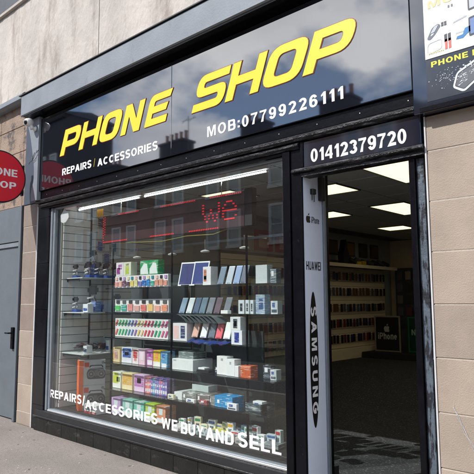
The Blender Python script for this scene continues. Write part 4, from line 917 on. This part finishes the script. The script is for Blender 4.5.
for k,(y,z,h,c,l) in enumerate(((.20,1.471,.10,(226,230,232),'white'),(.31,1.471,.13,(70,110,180),'blue'),(.70,1.471,.12,(214,222,230),'pale blue'),(.20,.971,.09,(216,220,222),'white'),(.52,.971,.14,(226,228,228),'tall white'))):
    carton(-6.17+.01*k,-6.06,z,z+h,c,'%s accessory box, %s in a row along the left shelf fronts' % (l,ordw[k]),y0=y,d=.08,bands=((.1,.9,.15,.5,(60,90,160)),),group='accessory boxes on the left shelves')
for j in range(4):
    for k in range(3):
        y = .62+.11*k; z = 2.12+.16*j
        t = thing('hanging_pack', (-6.47,y,z), 'small hanging accessory pack on the slatboard, %s from the glass in the %s row up' % (ordw[k],ordw[j]), 'accessory pack', 'hanging packs on the near slatboard')
        B('card', pmat([(226,228,230),(60,96,170),(210,214,216),(40,44,54)][(j+k)%4]), t, -6.46,-6.452,y-.035,y+.035,z,z+.12,.001)
        obj('hook', MB().tube([(-6.505,y,z+.115),(-6.44,y,z+.115)],.003,5), M['chrome'], t)
for k,(x,y,s_) in enumerate(((-6.38,.24,1.1),(-6.22,.40,1.9),(-6.3,.82,1.3))):
    holder(x,y,1.471,s_,['small','big chrome','medium'][k]+' phone holder on the middle shelf, %s from the glass' % ordw[k],'phone holders on the middle shelf')
carton(-6.45,-6.22,1.471,1.60,(176,190,206),'pale blue box at the back of the middle shelf',y0=.56,d=.14,bands=((.1,.9,.2,.7,(90,120,170)),))
carton(-6.40,-6.18,.971,1.15,(196,204,208),'white box with blue coiled picture on the lowest shelf',y0=.66,d=.20,bands=((.1,.9,.1,.5,(60,86,150)),))
# cable pile
for k in range(12):
    r = random.Random(70+k); x=-6.28+r.uniform(-.14,.2); y=.20+.035*k; z=.975+.006*(k%4)
    pts=[]; rr=r.uniform(.035,.055); tlt=r.uniform(-.5,.5)
    for q in range(26):
        a=2*math.pi*q/10; pts.append((x+rr*math.cos(a)*(1+.04*math.sin(q)), y+rr*math.sin(a), z+.014+abs(math.sin(a*.5+k))*.03+.0016*q))
    o = obj('cable_coil', MB().tube(pts,.0055,6), [M['cable'],cmat((70,60,66)),cmat((150,150,150)),cmat((90,50,50))][k%4])
    tag(o, '%s cable coil, %s from the glass in the pile on the lowest shelf' % (['black','dark grey','silver grey','dull red'][k%4], (ordw+['eleventh','twelfth'])[k]), 'cable', 'coiled cables on the lowest shelf')
# boombox cartons
def radio_box(z0,label):
    x0,x1,y0,y1,z1 = -6.16,-6.0,.13,.44,z0+.298
    t = thing('radio_carton', (-6.08,.28,z0), label, 'box', 'stacked radio boxes'); 
    B('body', cmat((184,186,184)), t, x0,x1,y0,y1,z0,z1,.002)
    B('orange_end', cmat((240,104,16)), t, x0+.001,x1+.0025,y0-.003,y0-.0005,z0+.002,z1-.002)
    B('orange_band', cmat((240,104,16)), t, x1+.0003,x1+.0025,y0,y0+.05,z0+.002,z1-.002)
    B('red_label', cmat((206,60,30)), t, x1+.0003,x1+.002,y0+.06,y0+.115,z0+.21,z0+.27)
    c0 = (y0+y1)/2+.045; zc = z0+.125; X = x1+.0003
    pic = obj('radio_picture', MB().prism(rounded([(c0-.105,zc-.055,.03),(c0-.115,zc+.03,.03),(c0-.08,zc+.075,.03),(c0+.08,zc+.075,.03),(c0+.115,zc+.03,.03),(c0+.105,zc-.055,.03)]), X, X+.0015), cmat((34,36,40)), t)
    obj('handle', MB().prism(rounded([(c0-.085,zc+.078),(c0-.075,zc+.112,.02),(c0+.075,zc+.112,.02),(c0+.085,zc+.078),(c0+.072,zc+.078),(c0+.062,zc+.10,.01),(c0-.062,zc+.10,.01),(c0-.072,zc+.078)]), X, X+.0015), cmat((34,36,40)), pic)
    for s_ in (-1,1):
        for rr,c in ((.040,(120,124,128)),(.030,(40,42,46)),(.012,(140,144,148))):
            obj('speaker', MB().prism([(c0+s_*.06+rr*math.cos(2*math.pi*q/20), zc+.005+rr*math.sin(2*math.pi*q/20)) for q in range(20)], X+.0016, X+.0018+.0006*(.045-rr)*40), cmat(c), pic)
    obj('slot', MB().prism([(c0-.02,zc-.02),(c0-.02,zc+.05),(c0+.02,zc+.05),(c0+.02,zc-.02)], X+.0016,X+.0022), cmat((90,94,98)), pic)
    obj('badge', MB().prism([(y1-.03+.017*math.cos(2*math.pi*q/16), z1-.035+.017*math.sin(2*math.pi*q/16)) for q in range(16)], X, X+.0015), cmat((120,128,128)), t)
    t.rotation_euler[2] = -.42
radio_box(.299,'white and orange portable radio box, bottom of the stack of two')
radio_box(.598,'white and orange portable radio box, top of the stack of two')
# white/red low box behind the letters
carton(-5.97,-5.72,.299,.40,(232,232,230),'white and red box lying in front of the radio boxes',y0=.13,d=.14,bands=((0,1,0,.22,(190,30,40)),(.08,.45,.35,.9,(60,64,70)),(.55,.9,.4,.85,(90,94,98))))
B('bay_floor', M['blackmatt'], bld, -6.5,-2.84,.09,.46,.248,.2975) if 0 else None
bf = struct(obj('window_bay_floor', MB().box(-6.555,-5.805,.088,.70,.246,.2975).box(-5.80,-2.84,.088,.186,.246,.297).box(-2.945,-2.84,.19,.45,.246,.297), M['blackmatt']))
og = B('price_tag', cmat((226,160,40)), None, -6.10,-5.96,.325,.33,2.66,2.76); tag(og, 'small orange price tag beside the left end of the light board', 'tag')
# ================================================================== BACK OF SHOP
ord20 = ordw+['eleventh','twelfth','thirteenth','fourteenth','fifteenth','sixteenth','seventeenth','eighteenth','nineteenth','twentieth','last']
names = ['dark red','navy','black','plum','brown','grey blue']
cols6 = [(120,36,44),(40,46,80),(26,26,30),(92,44,70),(96,66,50),(74,84,100)]
for row,z in enumerate((.72,1.04,1.36,1.70,2.02)):
    protos = {}
    for k in range(21):
        y = 5.72+k*.132; r = random.Random(row*50+k)
        c = [0,1,2,3,4,5][r.choice([0,2,3,1,2,0] if row < 2 else [4,5,2,1,4,2])]
        h = .165
        if c not in protos:
            o = obj('phone_case', MB().box(-6.44,-6.425,y-.042,y+.042,z,z+h,.004).box(-6.505,-6.44,y-.004,y+.004,z+h-.03,z+h-.024), cmat(cols6[c],.35)); protos[c] = (o,y)
        else:
            o = protos[c][0].copy(); COL.objects.link(o); o.location = Vector(protos[c][0].location)+Vector((r.uniform(-.02,.02), y-protos[c][1], r.uniform(-.012,.006)))
        tag(o, '%s phone case, %s from the window in the %s row at the back' % (names[c], ord20[k], ['lowest','second lowest','middle','second highest','highest'][row]), 'phone case', 'phone cases hanging at the back')
ts = thing('long_shelf', (-6.35,7.0,2.40), 'long dark shelf above the phone cases at the back', 'shelf')
B('board', M['darkgrey'], ts, -6.555,-6.15,5.6,8.5,2.30,2.34,.003); B('lip', M['slatwarm'], ts, -6.149,-6.135,5.6,8.5,2.28,2.35,.002)
o = obj('carrier_bag', MB().prism([(-.10,0),(-.12,.22),(-.05,.36),(.0,.52),(.04,.36),(.10,.2),(.09,0)], 0, .14, 'x'), M['black']); o.location = (-6.3,6.45,2.341); tag(o, 'black pointed bag standing on the long back shelf', 'bag')
for k,(y,c) in enumerate(((6.85,(206,176,30)),(7.05,(196,160,30)))):
    o = B('carton', cmat(c), None, -6.32,-6.2,y,y+.16,2.342,2.42+.02*k,.003); tag(o, 'yellow box on the long back shelf, %s from the black bag' % ordw[k], 'box', 'yellow boxes at the back')
for k in range(7):
    y = 6.7+k*.24; r = random.Random(k+5)
    o = obj('dark_bundle', MB().tube([(-6.42,y,2.39),(-6.33,y+.06,2.42+r.uniform(0,.08)),(-6.26,y+.16,2.40),(-6.3,y+.22,2.38)],[.03,.05,.045,.03],8), [M['cable'],M['darkgrey']][k%2]); tag(o, '%s bundle of bags heaped on the long back shelf, %s from the window' % (['black','dark grey'][k%2], ordw[k]), 'bag', 'dark bundles on the back shelf')
for k,(y,c) in enumerate(((5.75,(110,84,50)),(6.25,(90,70,50)),(6.95,(126,96,54)),(7.5,(70,50,40)),(8.0,(86,64,44)))):
    t = thing('wall_picture', (-6.55,y+.18,2.58), 'small brown framed picture high on the back left wall, %s from the window' % ordw[k], 'picture', 'pictures above the back shelf')
    B('frame', cmat((60,44,32)), t, -6.555,-6.53,y,y+.36,2.56,2.88,.003); B('print', cmat(c), t, -6.529,-6.526,y+.03,y+.33,2.59,2.85)
for k,y in enumerate((3.9,4.5,5.1)):
    t = thing('red_poster', (-6.55,y+.25,2.5), 'red poster high on the left wall, %s from the window' % ordw[k], 'poster', 'red posters on the left wall')
    B('sheet', cmat((150,28,30)), t, -6.557,-6.55,y,y+.52,2.5,2.88); B('print', cmat((196,150,140)), t, -6.549,-6.546,y+.12,y+.40,2.56,2.80)
# hanging rack of accessories on the back wall
hr = thing('accessory_stand', (-5.9,8.7,.38), 'dark wire stand of hanging blister packs near the back wall', 'display stand')
B('grid_panel', M['darkgrey'], hr, -6.35,-4.6,8.80,8.83,.38,2.35,.004)
for j in range(5):
    for i in range(8):
        r = random.Random(i*9+j); x = -6.28+i*.21; z = .95+j*.28
        o = B('blister_pack', cmat(r.choice([(120,112,100),(90,90,96),(150,136,120),(60,56,60),(110,60,56)])), hr, x,x+.13,8.75,8.77,z,z+.2,.004)
slatboard(3.0,5.5,.60,2.45,M['slatwarm'],'maple slatboard half way down the left wall, seen through the right of the window')
for row,z in enumerate((.72,1.04,1.36,1.70,2.02)):
    protos = {}
    for k in range(18):
        y = 3.12+k*.132; r = random.Random(row*70+k+9); c = r.randrange(6)
        if c not in protos:
            o = obj('phone_case', MB().box(-6.44,-6.425,y-.042,y+.042,z,z+.165,.004).box(-6.505,-6.44,y-.004,y+.004,z+.135,z+.141), cmat(cols6[c],.35)); protos[c] = (o,y)
        else:
            o = protos[c][0].copy(); COL.objects.link(o); o.location = Vector(protos[c][0].location)+Vector((r.uniform(-.02,.02), y-protos[c][1], r.uniform(-.012,.006)))
        tag(o, '%s phone case, %s along the %s row halfway down the wall' % (names[c], ord20[k], ['lowest','second lowest','middle','second highest','highest'][row]), 'phone case', 'phone cases hanging halfway down the shop')
# framed floor signs
def frame_sign(x0,x1,y,z0,z1,face,label,ring):
    t = thing('framed_sign', ((x0+x1)/2,y,z0), label, 'sign')
    mb = MB().box(x0,x1,y,y+.03,z0,z0+.03,.004).box(x0,x1,y,y+.03,z1-.03,z1,.004).box(x0,x0+.03,y,y+.03,z0+.031,z1-.031,.004).box(x1-.03,x1,y,y+.03,z0+.031,z1-.031,.004)
    obj('frame', mb, ring, t); B('face', face, t, x0+.03,x1-.03,y+.01,y+.02,z0+.03,z1-.03)
    obj('leg', MB().box(x0+.04,x0+.07,y+.031,y+.2,z0,z0+.02).box(x1-.07,x1-.04,y+.031,y+.2,z0,z0+.02).prism([(y+.031,z1-.06),(y+.05,z1-.06),(y+.2,z0+.02),(y+.18,z0+.02)], x0+.045,x0+.06), M['darkgrey'], t)
    return t
ds = B('display_step', M['blackmatt'], None, -6.34,-5.15,7.15,8.3,.38,.50,.004); tag(ds, 'low black step at the back carrying the framed signs', 'step')
fsg = frame_sign(-6.22,-5.62,7.50,.50,1.26,M['black'],'black framed sign with pale apple emblem and word iPhone',cmat((150,140,120)))
apple(fsg, -5.93, .93, .13, cmat((190,190,186)), 'y', 7.508)
text('lettering', 'iPhone', cmat((190,190,186)), fsg, (-6.14,-5.70,.76,.90), at=7.509, bold=.0, ext=.002)
fsg2 = frame_sign(-5.52,-4.95,7.65,.50,1.24,cmat((10,60,44)),'green framed sign with pale letters beside the black framed sign',cmat((26,110,76)))
text('lettering', 'NEW', cmat((170,200,180)), fsg2, (-5.44,-5.10,.86,.98), at=7.659, bold=.02, ext=.002)
# ================================================================== ACROSS THE STREET
def tenement(x0,x1,H,storeys,label,m,dep=11,y=-16.0,step=2.65,pairs=True):
    t = thing('tenement', ((x0+x1)/2,y-dep/2,0), label, 'building')
    B('wall', m, t, x0,x1,y-dep,y,-.2,H)
    obj('roof', MB().prism([(y+.25,H),(y+.25,H+.12),(y-dep/2,H+.5),(y-dep-.2,H+.12),(y-dep-.2,H)], x0-.1,x1+.1), M['slate'], t)
    B('cornice', M['mortar'] if 0 else m, t, x0,x1,y+.001,y+.22,H-.25,H-.002)
    for zf in (3.55, 6.2): B('string_course', m, t, x0,x1,y+.001,y+.09,zf,zf+.16)
    proto = None; x = x0+.9; k = 0
    while x < x1-1.2:
        for zf in storeys:
            if proto is None:
                proto = obj('window', MB().box(x-.10,x,y+.001,y+.05,zf-.1,zf+1.55).box(x+.72,x+.82,y+.001,y+.05,zf-.1,zf+1.55).box(x-.10,x+.82,y+.001,y+.06,zf+1.551,zf+1.66).box(x-.14,x+.86,y+.001,y+.10,zf-.22,zf-.101), M['whiteframe'], t)
                pn = obj('pane', MB().box(x+.001,x+.719,y+.002,y+.012,zf-.1,zf+1.55), M['darkpane'], proto)
                sh = obj('sash', MB().box(x+.001,x+.05,y+.013,y+.035,zf-.1,zf+1.55).box(x+.67,x+.719,y+.013,y+.035,zf-.1,zf+1.55).box(x+.051,x+.669,y+.013,y+.035,zf+.68,zf+.74).box(x+.051,x+.669,y+.013,y+.035,zf-.1,zf-.04), M['whiteframe'], proto); base_ = (x,zf,Vector(proto.location))
            else:
                c = clone(proto, t, base_[2]+Vector((x-base_[0],0,zf-base_[1])))
                for ch in (pn,sh): d = ch.copy(); COL.objects.link(d); d.parent = c
        k += 1; x += 1.45 if (pairs and k%2) else step
    return t
t1 = tenement(-33.4,-9.0,9.0,(4.35,6.95),'brown sandstone tenement across the street with three chimney stacks',M['cream'])
t2 = tenement(-8.6,18,8.7,(4.35,6.95),'brown sandstone tenement across the street to the right',M['cream'])
t3 = tenement(-75,-33.8,14.4,(4.35,7.2,10.2),'taller dark corner block far down the street',M['darkstone'],dep=3.8)
def shopfront(t,x0,x1,y,m,glassm):
    x = x0+.3
    while x < x1-3.6:
        B('shopfront', m, t, x,x+3.4,y+.002,y+.12,2.6,3.4,.01); B('shopfront', glassm, t, x+.15,x+3.25,y+.002,y+.03,.5,2.59)
        B('shopfront', m, t, x,x+.14,y+.002,y+.10,0,2.59); B('shopfront', m, t, x+3.26,x+3.4,y+.002,y+.10,0,2.59); x += 3.8
shopfront(t1,-33,-9.4,-16.0,M['bluegrey'],M['darkpane']); shopfront(t2,-8.2,17,-16.0,M['blackpaint'],M['darkpane'])
def chimney(t,x0,x1,zt,y=-17.2,n_=4,zb=9.0):
    c = obj('chimney', MB().box(x0,x1,y-.9,y,zb-.2,zt,.02).box(x0-.07,x1+.07,y-.97,y+.07,zt+.002,zt+.14,.02), M['darkstone'], t)
    for k in range(n_):
        x = x0+(x1-x0)*(k+.5)/n_
        obj('chimney_pot', lathe([(0,.12),(.1,.10),(.45,.09),(.5,.11),(.55,.10)], (x,y-.45,zt+.142), (0,0,1), 10), M['pot'], c)
chimney(t1,-24.6,-22.6,10.4,y=-16.6,n_=5); chimney(t1,-18.3,-16.9,10.2,y=-16.6,n_=3); chimney(t1,-13.6,-12.0,10.2,y=-16.6,n_=4); chimney(t1,-30.2,-28.8,10.0,y=-16.6,n_=3); chimney(t2,-3,-1.2,9.9,y=-16.6,zb=8.7)
an = obj('aerial', MB().tube([(-22.0,-16.5,9.0),(-22.0,-16.5,11.6)],.025,6).tube([(-22.5,-16.5,11.4),(-21.4,-16.5,11.4)],.015,5).tube([(-22.3,-16.3,11.2),(-22.3,-16.7,11.6)],.012,5).tube([(-21.7,-16.3,11.2),(-21.7,-16.7,11.6)],.012,5), M['darkgrey'], t1)

# ================================================================== CAR PARKED AT THE KERB (seen reflected in the window)
car = thing('parked_car', (-4.5,-5.35,-.12), 'white hatchback parked at the kerb, glimpsed as a reflection low in the window', 'car')
X0,YC = -6.55,-5.35
prof = [ # x, z bottom, z belt, half width at belt
 (0,.30,.52,.55),(.06,.24,.66,.68),(.25,.22,.78,.78),(.7,.22,.88,.84),(1.15,.22,.95,.86),(2.2,.22,.98,.87),(3.2,.22,1.00,.86),(3.7,.22,1.00,.82),(3.93,.26,.92,.74),(4.0,.34,.70,.66)]
mb = MB(); vs = []; n_ = 12
for x,zb,zt,hw in prof:
    ring = [(-hw*.9,zb),(-hw,zb+.12),(-hw*1.01,(zb+zt)/2),(-hw,zt-.08),(-hw*.93,zt),(-hw*.4,zt+.03),(hw*.4,zt+.03),(hw*.93,zt),(hw,zt-.08),(hw*1.01,(zb+zt)/2),(hw,zb+.12),(hw*.9,zb)]
    vs += [(X0+x,YC+a,b-.12) for a,b in ring]
fs_ = [(i*n_+k,i*n_+(k+1)%n_,(i+1)*n_+(k+1)%n_,(i+1)*n_+k) for i in range(len(prof)-1) for k in range(n_)]
fs_ += [tuple(range(n_)), tuple((len(prof)-1)*n_+k for k in range(n_))]
mb.add(vs, fs_); carwhite = mat('white car paint', (.72,.72,.74), .25, .02, 3, coat=1)
body = obj('body', mb, carwhite, car, True)
gh = [(1.05,.96,.96,.74),(1.75,.97,1.38,.64),(2.3,.99,1.46,.63),(3.2,1.0,1.42,.61),(3.85,1.0,1.04,.66)]
mb = MB(); vs = []
for x,zb,zt,hw in gh: vs += [(X0+x,YC-.80,zb-.12-.02),(X0+x,YC-hw,zt-.12),(X0+x,YC+hw,zt-.12),(X0+x,YC+.80,zb-.12-.02)]
mb.add(vs, [(i*4+k,i*4+(k+1)%4,(i+1)*4+(k+1)%4,(i+1)*4+k) for i in range(4) for k in range(4)]+[(0,1,2,3),(16,17,18,19)])
obj('windows', mb, mat('dark car glass', (.01,.012,.014), .05, .1, 3, ior=1.6), car)
mb = MB(); vs = []
for x,z_,hw in ((1.72,1.385,.66),(2.3,1.475,.65),(3.25,1.435,.63),(3.45,1.36,.62)): vs += [(X0+x,YC-hw,z_-.13),(X0+x,YC-hw*.9,z_-.105),(X0+x,YC+hw*.9,z_-.105),(X0+x,YC+hw,z_-.13)]
mb.add(vs, [(i*4+k,i*4+(k+1)%4,(i+1)*4+(k+1)%4,(i+1)*4+k) for i in range(3) for k in range(4)]+[(0,1,2,3),(12,13,14,15)])
obj('roof', mb, carwhite, car, True)
for x in (.78,3.25):
    for sgn in (-1,1):
        y = YC+sgn*.80
        wh = obj('wheel', lathe([(-.10,.20),(-.10,.30),(-.06,.32),(.06,.32),(.10,.30),(.10,.20)], (X0+x,y,.20), (0,sgn,0), 28), M['cable'], car, True)
        obj('rim', lathe([(.085,.21),(.10,.20),(.075,.12),(.09,.04),(.095,.01)], (X0+x,y,.20), (0,sgn,0), 20), M['alu'], wh)
        obj('wheel_arch', lathe([(.055,.37),(.072,.37),(.072,.30)], (X0+x,y,.22), (0,sgn,0), 28), M['black'], car)
for sgn in (-1,1):
    obj('headlight', MB().prism(rounded([(YC+sgn*.42,.50),(YC+sgn*.74,.52),(YC+sgn*.76,.62,.03),(YC+sgn*.5,.60,.03)]), X0-.0+.03, X0+.20), M['chrome'], car)
obj('grille', MB().box(X0-.012,X0+.05,YC-.36,YC+.36,.20,.36,.01), M['black'], car)
